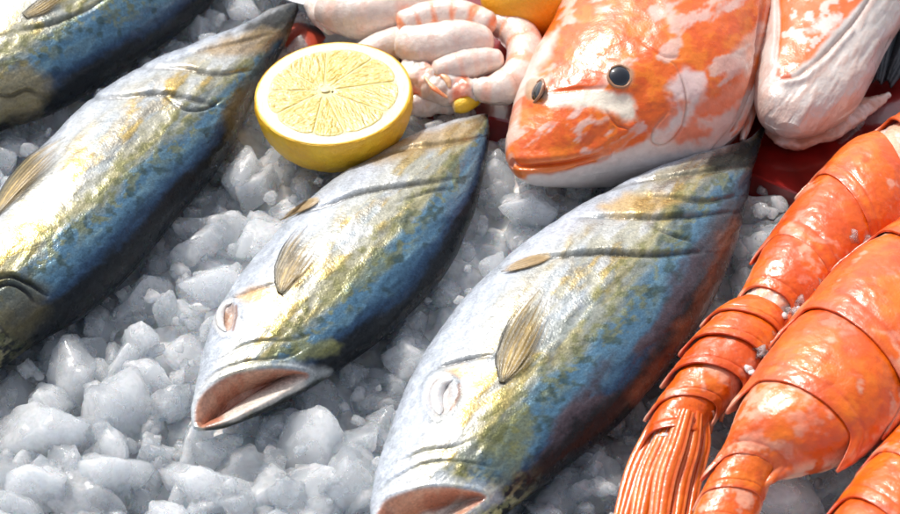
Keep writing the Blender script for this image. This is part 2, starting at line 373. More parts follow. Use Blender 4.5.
# ------------------------------------------------------------------ silver fish
WHITE = C(.46, .50, .57); CREAM = C(.40, .39, .31); YEL = C(.44, .29, .055); OLI = C(.17, .17, .05); BLUE = C(.06, .14, .215); NAVY = C(.02, .045, .09); BRN = C(.10, .045, .02); BLK = C(.012, .014, .016)
def fish_coat(b, seed, yellow=1., dark=1., shift=0., brown=0.):
    q, t, xy = b.q+shift, b.t, b.xy
    # markings follow the body's length: stretch the noise along it
    ax = b.c2[-1]-b.c2[0]; ax = ax/np.linalg.norm(ax); pr = np.array([-ax[1], ax[0]])
    st = np.stack([xy@ax*.38, xy@pr], -1)
    n1 = fbm(st, .045, 5, seed); n2 = fbm(st, .11, 4, seed+5); n3 = fbm(xy, .16, 4, seed+9); n4 = fbm(st, .3, 3, seed+11)
    qq = q+(n1-.5)*.35+(n3-.5)*.12
    c = np.zeros(q.shape+(3,))+WHITE
    c = mixc(c, (.40, .44, .48), ss(.45, .7, n2)*.5)
    c = mixc(c, CREAM, ss(-.75, -.35, qq))
    c = mixc(c, YEL, ss(.46, .58, n1*.5+n2*.5)*ss(-.62, -.3, qq)*ss(.45, .1, qq)*.75*yellow)
    c = mixc(c, (.50, .52, .53), ss(.5, .62, fbm(st, .08, 4, seed+21))*ss(-.6, -.35, qq)*ss(.3, .0, qq)*.7)
    c = mixc(c, (.32, .28, .10), ss(-.10, .12, qq)*ss(.40, .2, qq)*.65*yellow)
    c = mixc(c, BLUE, ss(.10, .38, qq))
    c = mixc(c, (.13, .24, .30), ss(.5, .64, n2)*ss(.15, .35, qq)*ss(.8, .5, qq)*.7)
    c = mixc(c, OLI, ss(.50, .60, n3)*ss(-.1, .1, qq)*ss(.62, .4, qq)*.7)
    sp = fbm(xy, .10, 2, seed+31); c = mixc(c, (.035, .06, .05), ss(.66, .72, sp)*ss(.1, .3, qq)*ss(.9, .7, qq)*.7)
    c = mixc(c, NAVY, ss(.52, .80, qq)*dark)
    if brown: c = mixc(c, BRN, ss(.55, .75, qq)*ss(.42, .55, n1)*brown)
    c = mixc(c, BLK, ss(.76, .94, qq)*.97)
    # head: olive and silver mottling; tail: brown
    hd = ss(.27, .12, t); c = mixc(c, OLI*1.3, hd*ss(.0, .3, qq)*ss(.5, .58, n3)*.8); c = mixc(c, (.55, .48, .2), hd*ss(-.1, .2, qq)*ss(.5, .62, n4)*.5)
    tl = ss(.8, .97, t); c = mixc(c, (.14, .10, .045), tl*ss(.35, .55, n2)*.9); c = mixc(c, BLK, ss(.93, 1, t)*.8)
    gb = fbm(st, .07, 4, seed+41); c = mixc(c, (.26, .32, .38), ss(.55, .66, gb)*ss(-.6, -.3, qq)*ss(.3, .1, qq)*.55)
    c *= (1+(n4-.5)*.5)[..., None]
    b.col = np.clip(c, .004, .9)
    b.al = np.clip(.38*ss(-.7, -.3, qq)*ss(.8, .2, qq)+.05, 0, 1)*(.4+1.2*ss(.4, .65, n2))
    # relief: soft muscle waves, fine skin wrinkles
    b.D += (n1-.5)*.0018+(n2-.5)*.0006+(n3-.5)*.0002+(n4-.5)*.0001
def silver_fish(label, L, R, zc, r, seed, extra, loc_px, **kw):
    b = Body(L, R, zc, r, n=520, m=300, power=2.05)
    fish_coat(b, seed, **kw)
    extra(b)
    p0 = P(*loc_px, 0.0)
    th = thing('silver_fish', label, 'fish', p0, 'silver and blue fish laid out on the ice')
    b.build('body', M_FISH, th); b.th_obj = th; b.bv = b.bvh(); FOOD.append(b.bv)
    return b

# front middle fish
Lc = [(193,428),(190,412),(193,385),(201,350),(216,310),(246,265),(290,217),(340,176),(398,144),(445,125),(472,118),(484,114)]
Rc = [(202,430),(228,425),(268,408),(305,388),(350,360),(396,325),(438,283),(464,240),(480,195),(488,155),(490,132),(488,116)]
def mouth_paint(b, poly, tongue):
    b.carve(poly, .013, wall=10, rim=.0007, rimw=2.5, c=(.44, .17, .10), c2=(.50, .25, .16), soft=1.6)
    b.blob(tongue, (.68, .60, .52), a=.95, soft=4, warp=3)
def ex_c(b):
    m = [(195,422),(196,406),(206,391),(226,378),(252,371),(280,369),(308,374),(296,386),(268,402),(238,417),(214,427),(201,428)]
    b.blob([(190,430),(188,400),(205,378),(240,362),(300,362),(330,372),(300,392),(250,418),(205,434)], (.56, .58, .57), a=.55, soft=5, warp=4)
    mouth_paint(b, m, [(214,430),(232,411),(256,399),(288,381),(306,376),(300,388),(268,404),(232,422)])
    b.paint([(208,432),(236,425),(280,404),(322,382)], 6, (.025, .025, .02), a=.95)
    b.groove([(196,392),(215,372),(245,362),(285,358),(300,352)], 1.6, .0008, step=.0006, reach=10, c=(.25, .22, .14), ca=.5)
    b.groove([(215,362),(240,346),(262,341),(290,340),(312,334)], 1.5, .0007, step=-.0005, reach=8, c=(.22, .2, .08), ca=.6)
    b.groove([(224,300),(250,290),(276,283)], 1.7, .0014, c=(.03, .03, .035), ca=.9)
    b.blob([(238,296),(250,286),(270,288),(284,298),(262,304),(246,302)], (.75, .42, .14), a=.8, soft=5, warp=3)
    sock = [(222,334),(215,326),(217,309),(228,300),(237,304),(238,318),(234,330)]
    b.carve([(224,331),(219,322),(222,310),(231,303),(235,309),(234,321),(230,330)], .0028, wall=6, rim=.0007, rimw=4, c=(.55, .42, .36), c2=(.38, .22, .14), soft=2.5)
    b.paint([(222,334),(216,324),(219,309),(230,300)], 4, (.6, .6, .6), a=.8)
    b.paint([(236,306),(237,316),(233,330)], 1.6, (.22, .09, .04), a=.8)
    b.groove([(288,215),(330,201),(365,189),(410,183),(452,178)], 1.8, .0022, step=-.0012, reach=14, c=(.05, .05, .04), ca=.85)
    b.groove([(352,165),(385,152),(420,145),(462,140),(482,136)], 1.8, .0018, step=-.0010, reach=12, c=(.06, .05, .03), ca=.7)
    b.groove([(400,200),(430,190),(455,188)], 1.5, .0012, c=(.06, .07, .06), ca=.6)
    b.blob([(365,160),(395,140),(440,128),(478,124),(470,140),(430,150),(390,160)], (.38, .25, .09), a=.75, soft=7, warp=5)
    b.paint([(330,300),(350,282),(385,262)], 10, OLI, a=.5, warp=6)
    b.paint([(330,345),(318,352),(300,350)], 11, OLI, a=.7, warp=6)
fc = silver_fish('gaping blue and silver fish lying between the lemon half and the frontmost fish', Lc, Rc, .016, [.62,.62,.6,.56,.5,.5,.5,.5,.5,.55,.6,.6], 11, ex_c, (340,300), yellow=1., shift=.10)
fin('pectoral_fin', fc.bv, [(277,292),(275,272),(286,248),(306,226)], [(283,296),(301,284),(318,268),(328,250)], fc.th_obj, fin_brown, M_FIN, lift=.005)
fin('pelvic_fin', fc.bv, [(320,197),(305,202),(290,212),(276,222)], [(322,201),(310,210),(295,217),(278,224)], fc.th_obj, fin_tan, M_FIN, lift=.0015, rays=5, nu=40, nv=20)

# frontmost fish
Ld = [(378,552),(369,525),(370,490),(380,450),(396,404),(420,356),(458,305),(502,262),(552,226),(612,192),(668,168),(718,151),(746,141),(762,127)]
Rd = [(400,566),(445,548),(490,522),(530,492),(574,458),(622,418),(668,366),(706,314),(732,262),(747,214),(755,178),(759,158),(761,144),(765,128)]
def ex_d(b):
    m = [(377,514),(386,500),(410,491),(438,487),(468,490),(486,497),(470,510),(440,528),(405,545),(384,548),(374,530)]
    b.blob([(366,520),(378,492),(410,478),(450,476),(500,486),(500,500),(440,545),(380,560)], (.56, .58, .60), a=.55, soft=6, warp=5)
    mouth_paint(b, m, [(400,540),(400,514),(420,502),(462,497),(480,498),(450,520),(420,540)])
    b.groove([(376,492),(400,474),(430,462),(462,462),(492,468)], 1.8, .0010, step=.0008, reach=12, c=(.2, .19, .1), ca=.5)
    b.groove([(395,462),(425,450),(455,446),(470,440)], 1.6, .0008, step=-.0006, reach=10, c=(.25, .24, .12), ca=.5)
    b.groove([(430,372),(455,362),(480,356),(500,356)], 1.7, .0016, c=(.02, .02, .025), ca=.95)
    b.blob([(448,372),(462,364),(478,368),(486,382),(474,384),(462,376)], (.78, .40, .14), a=.8, soft=4, warp=3)
    b.carve([(436,416),(428,404),(430,388),(440,378),(450,382),(452,396),(446,412)], .0024, wall=7, rim=.0008, rimw=4, c=(.60, .57, .55), c2=(.52, .46, .42), soft=3)
    b.paint([(459,384),(459,396),(451,410)], 1.8, (.24, .10, .05), a=.85)
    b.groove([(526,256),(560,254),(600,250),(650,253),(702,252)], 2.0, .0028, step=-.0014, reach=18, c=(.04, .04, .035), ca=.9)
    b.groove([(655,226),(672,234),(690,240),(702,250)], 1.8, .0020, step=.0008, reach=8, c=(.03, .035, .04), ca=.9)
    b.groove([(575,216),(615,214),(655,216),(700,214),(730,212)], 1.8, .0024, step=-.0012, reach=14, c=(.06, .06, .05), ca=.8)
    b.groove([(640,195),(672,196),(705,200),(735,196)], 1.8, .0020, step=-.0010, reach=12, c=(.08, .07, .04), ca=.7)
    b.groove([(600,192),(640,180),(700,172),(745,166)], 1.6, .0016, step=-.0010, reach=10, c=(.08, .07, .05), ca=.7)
    b.blob([(598,206),(625,192),(662,192),(680,200),(655,212),(620,216)], (.55, .36, .12), a=.75, soft=5, warp=4)
    b.blob([(640,176),(690,162),(748,150),(752,168),(700,178),(660,184)], (.30, .25, .14), a=.6, soft=6, warp=5)
    b.blob([(700,230),(735,190),(752,168),(752,240),(728,290),(700,300)], (.05, .06, .07), a=.6, soft=14, warp=10)
    b.blob([(692,166),(720,152),(748,138),(764,124),(770,150),(750,168),(715,170)], BLK, a=.9, soft=5, warp=5)
    b.paint([(640,400),(680,345),(715,290),(735,230)], 16, (.16, .055, .025), a=.75, warp=9, soft=.9)
    b.paint([(500,440),(520,425),(505,460)], 20, OLI, a=.65, warp=9, wf=.12)
    b.paint([(470,455),(500,470)], 16, (.05, .10, .14), a=.55, warp=9, wf=.12)
fd = silver_fish('frontmost blue and silver fish, with pale belly, beside the orange prawns', Ld, Rd, .018, [.62,.62,.6,.58,.52,.48,.48,.48,.48,.5,.55,.6,.6,.6], 23, ex_d, (560,340), yellow=1., brown=.5, shift=.08)
fin('pectoral_fin', fd.bv, [(499,383),(496,356),(514,318),(548,285)], [(505,384),(530,366),(550,330),(552,290)], fd.th_obj, fin_brown, M_FIN, lift=.007, rays=9)
fin('pelvic_fin', fd.bv, [(552,252),(535,255),(515,264),(498,272)], [(553,258),(540,266),(520,272),(500,275)], fd.th_obj, fin_tan, M_FIN, lift=.0015, rays=5, nu=40, nv=20)
TAILS = []

def lobe(b, pts, w, col, lift=.0003):
    """the pale swollen eye of an iced fish, lying in its socket"""
    P3 = [hit(b.bv, x, y)[0] for x, y in pts]
    n, m = 40, 20; u = np.linspace(0, 1, n); c = crv(np.array(P3), u=u)+np.array([0, 0, lift]); rd = crv(np.array(w, float)[:, None], u=u)[:, 0]*.00049*np.sqrt(np.clip(1-(2*u-1)**8, .02, 1))
    t = np.gradient(c, axis=0); t /= np.linalg.norm(t, axis=1)[:, None]; s_ = np.cross(t, [0, 0, 1.]); s_ /= np.linalg.norm(s_, axis=1)[:, None]; up = np.cross(s_, t)
    th = np.linspace(0, 2*np.pi, m, endpoint=False)
    G = c[:, None]+(rd[:, None]*np.cos(th))[..., None]*s_[:, None]+(rd[:, None]*np.sin(th)*.7)[..., None]*up[:, None]
    mk('eye', G, gridF(n, m, True), M_FLESH, b.th_obj, np.zeros(G.shape)+np.array(col))
lobe(fd, [(453,380),(443,384),(437,394),(437,406),(440,415)], [3,5.5,6.5,6,3], (.56, .55, .55))
lobe(fc, [(232,303),(224,307),(220,316),(221,326),(226,332)], [1.6,3.4,4.2,3.6,1.6], (.54, .53, .52))

# large fish at the left
Lb = [(-146,404),(-135,335),(-78,262),(-25,212),(14,172),(52,134),(95,95),(146,64),(196,43),(238,26),(270,10),(296,1)]
Rb = [(-136,436),(-62,410),(0,367),(42,338),(88,311),(134,268),(177,217),(215,174),(239,134),(256,96),(284,48),(299,10)]
def ex_b(b):
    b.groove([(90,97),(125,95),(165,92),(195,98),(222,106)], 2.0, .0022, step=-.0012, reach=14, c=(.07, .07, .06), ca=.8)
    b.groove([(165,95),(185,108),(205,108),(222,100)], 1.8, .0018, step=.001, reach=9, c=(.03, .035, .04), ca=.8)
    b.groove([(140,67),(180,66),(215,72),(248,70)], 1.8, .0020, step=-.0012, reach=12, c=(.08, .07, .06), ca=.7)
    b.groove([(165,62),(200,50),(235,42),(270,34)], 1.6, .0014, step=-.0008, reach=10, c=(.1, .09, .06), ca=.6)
    b.blob([(196,52),(230,34),(268,22),(282,34),(262,50),(225,56)], (.36, .24, .11), a=.8, soft=6, warp=6)
    b.blob([(226,36),(262,16),(300,-4),(304,14),(288,28),(262,28)], (.018, .02, .022), a=.93, soft=5, warp=4)
    b.blob([(225,110),(236,84),(258,80),(256,110),(240,136),(226,140)], (.13, .09, .03), a=.75, soft=8, warp=6)
    b.blob([(-10,270),(30,268),(52,300),(20,335),(-20,330)], (.10, .08, .03), a=.7, soft=12, warp=10)
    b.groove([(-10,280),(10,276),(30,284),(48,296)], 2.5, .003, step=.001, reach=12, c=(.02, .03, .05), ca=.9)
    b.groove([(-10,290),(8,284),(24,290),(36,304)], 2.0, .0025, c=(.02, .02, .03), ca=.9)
fb = silver_fish('large dark blue fish with a yellow flank, left of the lemon half', Lb, Rb, .020, [.6,.6,.6,.55,.5,.5,.5,.5,.52,.56,.6,.6], 37, ex_b, (90,220), yellow=1.1, shift=.2)
fin('pectoral_fin', fb.bv, [(-6,214),(4,190),(32,160),(76,137)], [(0,216),(26,194),(58,166),(78,142)], fb.th_obj, fin_brown, M_FIN, lift=.006, rays=9)


# fish in the far left corner
La = [(-186,150),(-160,80),(-104,20),(-50,-18),(0,-46),(50,-70),(105,-92),(160,-108),(210,-114),(246,-112)]
Ra = [(-170,190),(-70,160),(0,128),(50,112),(96,88),(132,66),(162,44),(194,20),(224,-14),(252,-80)]
def ex_a(b):
    b.blob([(-10,70),(25,60),(50,85),(40,112),(-10,125)], (.26, .20, .08), a=.75, soft=9, warp=8)
    b.groove([(20,30),(50,24),(85,10),(110,-5)], 1.8, .0016, step=-.001, reach=12, c=(.1, .09, .06), ca=.6)
    b.groove([(-10,92),(10,96),(28,90),(44,98)], 2.5, .0022, c=(.06, .05, .03), ca=.7)
fa = silver_fish('blue fish with a pale silver flank, cut off by the upper left corner', La, Ra, .018, .52, 51, ex_a, (60,60), yellow=.9, shift=.12)
fin('pectoral_fin', fa.bv, [(22,14),(35,4),(52,-6),(74,-14)], [(28,20),(48,14),(66,2),(78,-10)], fa.th_obj, fin_brown, M_FIN, lift=.005, rays=7)

# ------------------------------------------------------------------ orange snapper
ORA = C(.74, .125, .004); ORD = C(.60, .068, .003); SW = C(.68, .59, .54)
Le = [(512,168),(501,156),(496,140),(497,120),(506,94),(522,63),(546,28),(570,-12),(600,-56),(640,-96)]
Re = [(524,177),(556,179),(604,173),(650,165),(690,156),(722,144),(748,116),(766,72),(776,16),(782,-50)]
e = Body(Le, Re, .030, [.85,.85,.8,.78,.75,.75,.75,.75,.75,.75], n=520, m=320, power=2.1)
xy = e.xy; n1 = fbm(xy, .030, 4, 61); n2 = fbm(xy, .07, 3, 62); n3 = fbm(xy, .16, 2, 63)
ax = np.array([.8, -.6]); stv = np.stack([xy@ax*.4, xy@np.array([.6, .8])], -1); n4 = fbm(stv, .07, 4, 65)
e.col = np.zeros(xy.shape[:-1]+(3,))+ORA
e.col = mixc(e.col, (.80, .20, .012), ss(.45, .62, n2)*.7)
e.col = mixc(e.col, ORD, ss(.52, .66, n3)*.45)
e.col = mixc(e.col, SW, ss(.58, .66, n4*.7+n1*.3)*.6)
e.blob([(495,170),(498,120),(512,84),(540,44),(558,30),(545,60),(524,100),(512,140),(512,165)], SW, a=.95, soft=5, warp=7)
e.blob([(545,98),(575,90),(612,92),(636,100),(640,124),(622,118),(600,108),(572,104),(550,112)], (.76, .72, .60), a=.92, soft=5, warp=7)
e.blob([(668,86),(684,70),(704,74),(706,100),(690,108),(672,104)], (.72, .60, .58), a=.85, soft=5, warp=8)
e.blob([(520,186),(560,178),(600,166),(640,146),(668,112),(682,108),(690,96),(712,100),(750,70),(790,60),(760,140),(700,190)], SW, a=.95, soft=5, warp=8)
e.blob([(690,112),(720,90),(764,54),(768,78),(740,104),(712,122)], ORA, a=.85, soft=5, warp=8, wf=.1)
e.blob([(668,140),(692,120),(712,130),(700,146)], ORA, a=.7, soft=5, warp=8, wf=.1)
e.blob([(730,55),(766,20),(772,50),(745,72)], (.72, .58, .50), a=.6, soft=6, warp=8)
e.blob([(640,104),(660,96),(676,110),(668,126),(650,128)], ORA, a=.8, soft=5, warp=6)
e.blob([(560,62),(600,68),(606,86),(578,88),(556,92),(548,80)], ORD*1.15, a=.6, soft=5, warp=4)
e.paint([(620,76)], 15, (.42, .24, .14), a=.9, soft=.3, warp=2)
e.paint([(536,91)], 12, (.42, .30, .18), a=.8, soft=.3, warp=2)
# lips, mouth, gill cover
e.groove([(512,160),(522,166),(545,165),(572,161),(600,153)], 1.6, .0030, step=-.0010, reach=10, c=(.40, .05, .02), ca=.7)
e.blob([(506,172),(518,163),(550,161),(588,154),(620,138),(634,130),(638,134),(622,148),(598,157),(562,168),(518,173)], (.78, .17, .03), a=.92, soft=2.5, warp=2)
e.blob([(536,173),(560,170),(590,164),(612,156),(594,170),(560,178)], (.62, .24, .17), a=.8, soft=2)
e.blob([(528,176),(562,171),(600,160),(640,142),(700,150),(680,175),(620,190),(560,194),(522,186)], SW, a=.92, soft=3, warp=3)
e.D += .0016*np.exp(-(seg_dist(xy, [(514,170),(550,170),(588,160),(608,152)])[0]/3.6)**2)
e.D += .0012*np.exp(-(seg_dist(xy, [(518,158),(550,158),(590,152),(618,134),(632,126)])[0]/5)**2)
e.groove([(664,58),(676,66),(684,86),(686,108),(680,130),(664,144),(652,142),(654,128),(668,112)], 1.1, .0008, step=.0004, reach=8, c=(.40, .2, .12), ca=.6)
e.groove([(606,110),(616,124),(632,130)], 1.5, .0012, c=(.5, .12, .04), ca=.6)
e.groove([(640,40),(662,56),(680,58)], 1.6, .0010, step=.0006, reach=9)
e.groove([(552,92),(580,88),(606,88)], 1.5, .0010, step=-.0008, reach=9)
e.groove([(712,152),(735,128),(752,90),(760,50),(764,0)], 2.6, .0040, step=-.0028, reach=20, c=(.42, .3, .26), ca=.6)
e.D += .0022*(np.exp(-(np.linalg.norm((xy-np.array([620, 78]))/np.array([22, 19]), axis=-1))**4))
e.D += .0016*(np.exp(-(np.linalg.norm((xy-np.array([536, 91]))/np.array([9, 16]), axis=-1))**4))
e.D += (n1-.5)*.0022+(n2-.5)*.0006+(n3-.5)*.0002
e.col = np.clip(e.col*(1+(n3-.5)*.15)[..., None], .01, .9); e.al[:] = 0
te = thing('orange_fish', 'orange and white fish head with two round black eyes, facing left at the top', 'fish', P(640, 80, 0))
e.build('body', M_SNAP, te); e.bv = e.bvh(); FOOD.append(e.bv)
def ball(c, n, rx, ry, rz, nu=32, nv=32, xdir=None):
    n = n/np.linalg.norm(n); x = np.cross(n, [0, 1, 0] if xdir is None else xdir); x /= np.linalg.norm(x); y = np.cross(n, x)
    a = np.linspace(0, np.pi, nu)[:, None]; b = np.linspace(0, 2*np.pi, nv, endpoint=False)[None, :]
    G = c+(np.sin(a)*np.cos(b)*rx)[..., None]*x+(np.sin(a)*np.sin(b)*ry)[..., None]*y+(np.cos(a)*rz+0*b)[..., None]*n
    return G, gridF(nu, nv, True)
def torus(c, n, r, w, h, mat, parent, name, sx=1., sy=1.):
    n = n/np.linalg.norm(n); x = np.cross(n, [0, 1, 0]); x /= np.linalg.norm(x); y = np.cross(n, x)
    a = np.linspace(0, 2*np.pi, 48, endpoint=False)[:, None]; b = np.linspace(0, 2*np.pi, 14, endpoint=False)[None, :]
    R = r+w*np.cos(b)+.0001*np.sin(a*7)
    G = c+(R*np.cos(a)*sx)[..., None]*x+(R*np.sin(a)*sy)[..., None]*y+(h*np.sin(b)+0*a)[..., None]*n
    G2 = np.concatenate([G, G[:1]], 0); return mk(name, G2, gridF(49, 14, True), mat, parent)
for (x, y, r, sx) in ((620, 76, .0058, 1.), (536, 91, .0062, .9)):
    p, n = hit(e.bv, x, y)
    if p is None: continue
    n = n+(np.array([0, -.25, .1]) if x > 600 else np.array([-1.1, .1, .1])); n /= np.linalg.norm(n)
    G, F = ball(p-n*.0012, n, r, r, .0026); eye = mk('eye', G, F, M_EYE, te)
    torus(p-n*.0006, n, r*1.02, r*.13, .0008, M_EYERING, eye, 'eye_ring')
# strands of the gill opening / pelvic fin hanging beside the gill cover
def strip(name, pts, w, z, mat, parent, col, thick=.0012, n=50, arch=.002, m=9, cfun=None, ridge=0, nr=5):
    u = np.linspace(0, 1, n); p = crv(pts, u=u); t = np.gradient(p, axis=0); t /= np.linalg.norm(t, axis=1)[:, None]; v = np.stack([-t[:, 1], t[:, 0]], 1)
    wd = crv(np.array(w, float)[:, None], u=u)[:, 0] if np.ndim(w) else np.full(n, float(w))
    zz = crv(np.array(z, float)[:, None], u=u)[:, 0] if np.ndim(z) else np.full(n, float(z))
    s = np.linspace(-1, 1, m); G = np.zeros((n, m, 3))
    for i in range(n):
        for j in range(m):
            q = p[i]+v[i]*wd[i]*s[j]; G[i, j] = P(q[0], q[1], zz[i])
            G[i, j, 2] += arch*(1-s[j]**2)+ridge*abs(math.sin(s[j]*nr*math.pi/2))
    cc = np.zeros((n, m, 3))+np.asarray(col) if cfun is None else cfun(*np.meshgrid(u, s, indexing='ij'))
    FOOD.append(BVHTree.FromPolygons([tuple(x) for x in G.reshape(-1, 3)], [tuple(int(a) for a in q) for q in gridF(n, m)]))
    o = mk(name, G, gridF(n, m), mat, parent, cc); return solid(o, thick, 0)
def tailcol(U, S): return mixc(np.zeros(U.shape+(3,))+C(.014, .015, .017), (.07, .065, .05), ss(.48, .62, fbm(np.stack([U*2, S*6], -1), 1, 3, 2))*.8*ss(.9, .3, U))
for b_, p_, w_, z_ in TAILS: strip('tail_fin', p_, w_, z_, M_DARK, b_.th_obj, 0, cfun=tailcol, m=21, arch=.002)
def gillcol(U, S): return mixc(np.zeros(U.shape+(3,))+C(.76, .62, .54), ORA, ss(.62, .4, fbm(np.stack([U*5, S*2], -1), 1, 3, 3))*ss(.2, .8, U)*.8)
strip('pelvic_fin', [(770,-10),(764,40),(756,85),(748,120),(742,142)], [4,6,6,5,1.5], [.040,.036,.030,.022,.018], M_SNAP, te, 0, cfun=gillcol)
strip('pelvic_fin', [(758,60),(750,95),(738,125),(722,142)], [4,5,4,1.2], [.038,.033,.026,.020], M_SNAP, te, 0, cfun=gillcol)

# ------------------------------------------------------------------ second orange and white fish
Lf = [(775,128),(757,112),(754,88),(757,56),(762,20),(768,-30),(790,-80)]
Rf = [(800,132),(830,122),(856,104),(872,78),(888,44),(912,2),(940,-50)]
f = Body(Lf, Rf, .034, .75, n=320, m=240, power=2.2)
xy = f.xy; n1 = fbm(xy, .035, 2, 71); n2 = fbm(xy, .12, 4, 72); n3 = fbm(xy, .3, 3, 73)
f.col = np.zeros(xy.shape[:-1]+(3,))+C(.60, .53, .49)
f.col = mixc(f.col, (.62, .48, .42), ss(.5, .68, n2)*.5)
patch = [(776,-60),(778,20),(778,60),(782,76),(796,72),(818,48),(842,22),(862,-4),(900,-60)]
f.blob(patch, ORA, a=.95, soft=2.5, warp=4)
f.blob([(808,30),(822,18),(838,12),(840,22),(826,34)], SW, a=.7, soft=4, warp=8, wf=.15)
f.col = mixc(f.col, SW, (sdf(xy, patch) < -3)*ss(.56, .62, n2*.6+n1*.4)*.8)
f.blob([(778,68),(790,72),(792,78),(782,80),(776,76)], (.62, .10, .02), a=.9, soft=1.5)
f.groove([(782,80),(800,74),(825,52),(848,28),(866,4),(885,-30)], 1.8, .0018, step=-.0012, reach=8, c=(.5, .25, .17), ca=.5)
f.groove([(776,-20),(777,30),(776,62)], 2, .002, step=.001, reach=8, c=(.6, .4, .32), ca=.5)
fs = fbm(np.stack([xy@np.array([.5, -.8])*.25, xy@np.array([.8, .5])], -1), .16, 4, 77)
f.col = mixc(f.col, (.50, .30, .24), ss(.52, .66, fs)*.5*(sdf(xy, patch) > 4))
f.D += (fs-.5)*.0012*(1-np.exp(-np.clip(sdf(xy, patch), 0, 99)/6))
f.D += .0016*np.exp(-(seg_dist(xy, [(786,84),(806,78),(832,54),(852,32)])[0]/3.5)**2)
f.D += (n1-.5)*.003+(n2-.5)*.0004+(n3-.5)*.0001
tf = thing('orange_fish', 'white bellied fish with an orange flank, headless, at the top right', 'fish', P(820, 60, 0))
f.build('body', M_SNAP, tf); f.bv = f.bvh(); FOOD.append(f.bv)
def tube(name, pts, rad, z, mat, parent, cfun, n=120, m=48, r=1.0, lump=.0006, lf=150, seed=1, ends=True, rings=None, origin=None):
    """a tapering body along a traced path: rad in photo pixels"""
    pts = np.array(pts, float); k = len(pts)
    u = np.linspace(0, 1, n); p = crv(pts, u=u); rd = crv(np.array(rad, float)[:, None], u=u)[:, 0]
    zz = crv(np.array(z, float)[:, None], u=u)[:, 0] if np.ndim(z) else np.full(n, float(z))
    c3 = np.array([P(p[i, 0], p[i, 1], zz[i]) for i in range(n)])
    if ends: rd = rd*np.sqrt(np.clip(1-(np.clip((.08-u)/.08, 0, 1))**2, 0, 1)+1e-4)*np.sqrt(np.clip(1-(np.clip((u-.92)/.08, 0, 1))**2, 0, 1)+1e-4)
    depth = (c3-CAM)@FW; rm = rd*depth/FPX
    t = np.gradient(c3, axis=0); t /= np.linalg.norm(t, axis=1)[:, None]
    s = np.cross(t, [0, 0, 1.]); s /= np.linalg.norm(s, axis=1)[:, None]; up = np.cross(s, t)
    if rings is not None: rm = rm*(1+rings(u))
    th = np.linspace(0, 2*np.pi, m, endpoint=False)
    G = c3[:, None]+(rm[:, None]*np.cos(th))[..., None]*s[:, None]+(rm[:, None]*np.sin(th)*r)[..., None]*up[:, None]
    N = G-c3[:, None]; N /= np.linalg.norm(N, axis=-1, keepdims=True)+1e-9
    G = G+N*((fbm(G, lf, 3, seed)-.5)*2*lump)[..., None]
    U, T = np.meshgrid(u, th, indexing='ij')
    o = mk(name, G, gridF(n, m, True), mat, parent, cfun(U, T, G), origin=origin)
    FOOD.append(BVHTree.FromPolygons([tuple(x) for x in G.reshape(-1, 3)], [tuple(int(a) for a in q) for q in gridF(n, m, True)]))
    return o
def pale(c1, c2, a, fr, seed):
    def fn(U, T, G):
        k = fbm(G, fr, 4, seed); return mixc(np.zeros(U.shape+(3,))+np.array(c1), c2, ss(.5-a*.1, .62-a*.05, k)*.8)
    return fn
tube('belly_flap', [(768,124),(790,138),(822,132),(856,112),(890,94)], [10,13,14,13,5], [.014,.013,.013,.014,.016], M_FLESH, tf, pale((.74,.62,.56), (.60,.36,.26), .3, 120, 8), r=.55, lump=.0022, lf=110, n=160)

# dark tail at the right edge
def dark_c(U, S): return mixc(np.zeros(U.shape+(3,))+C(.018, .022, .026), (.10, .11, .12), ss(.5, .62, fbm(np.stack([U*2, S*7], -1), 1, 4, 2))*.8)
td = thing('dark_fish', 'black streaky fish tail at the right edge, behind the white belly', 'fish tail', P(895, 50, 0))
strip('tail_fin', [(892,-10),(886,20),(880,52),(876,84)], [16,14,11,5], [.03,.026,.02,.014], M_DARK, td, 0, cfun=dark_c, m=25, arch=.003)
strip('tail_fin', [(920,-10),(908,30),(896,62),(886,86)], [16,15,12,5], [.03,.022,.016,.010], M_DARK, td, 0, cfun=dark_c, m=25, arch=.004)
tube('body', [(930,-70),(918,-30),(905,10)], [26,30,24], .024, M_DARK, td, lambda U, T, G: np.zeros(U.shape+(3,))+C(.02, .025, .03), r=.8)

# ------------------------------------------------------------------ lemon half
def frame(c, n):
    n = np.array(n, float); n /= np.linalg.norm(n); x = np.cross([0, 1, 0], n); x /= np.linalg.norm(x); y = np.cross(n, x); return c, x, y, n
lc, lx, ly, ln = frame(P(333, 92, .040), (-.05, -.03, 1)); LR = .0398*1.03
tl = thing('lemon_half', 'halved lemon with its cut face up, between two silver fish', 'lemon', P(333, 120, 0))
def lem(r, a, z): return lc+(r*np.cos(a))[..., None]*lx+(r*np.sin(a))[..., None]*ly+z[..., None]*ln
a_ = np.linspace(0, 2*np.pi, 160, endpoint=False)[None, :]
phi = np.linspace(0, 1, 60)[:, None]*math.radians(96)
rr = LR*np.cos(phi-math.radians(6))**.8*(1+0*a_); rr = np.where(phi < math.radians(6), LR*(1-.02*(1-phi/math.radians(6))**2), rr)
zz = -(np.sin(phi)*LR*.86)+0*a_; zz = np.where(phi > math.radians(80), zz, zz)
G = lem(np.maximum(rr, .0002), a_+0*phi, zz)
N = G-(lc-ln*.01); N /= np.linalg.norm(N, axis=-1, keepdims=True); G = G+N*((fbm(G, 300, 3, 3)-.5)*.0012)[..., None]
cR = mixc(np.zeros(G.shape)+C(.86, .50, .015), (.80, .40, .01), ss(.45, .6, fbm(G, 90, 3, 4))*.6)
mk('rind', G, gridF(60, 160, True), M_LEMON, tl, cR)
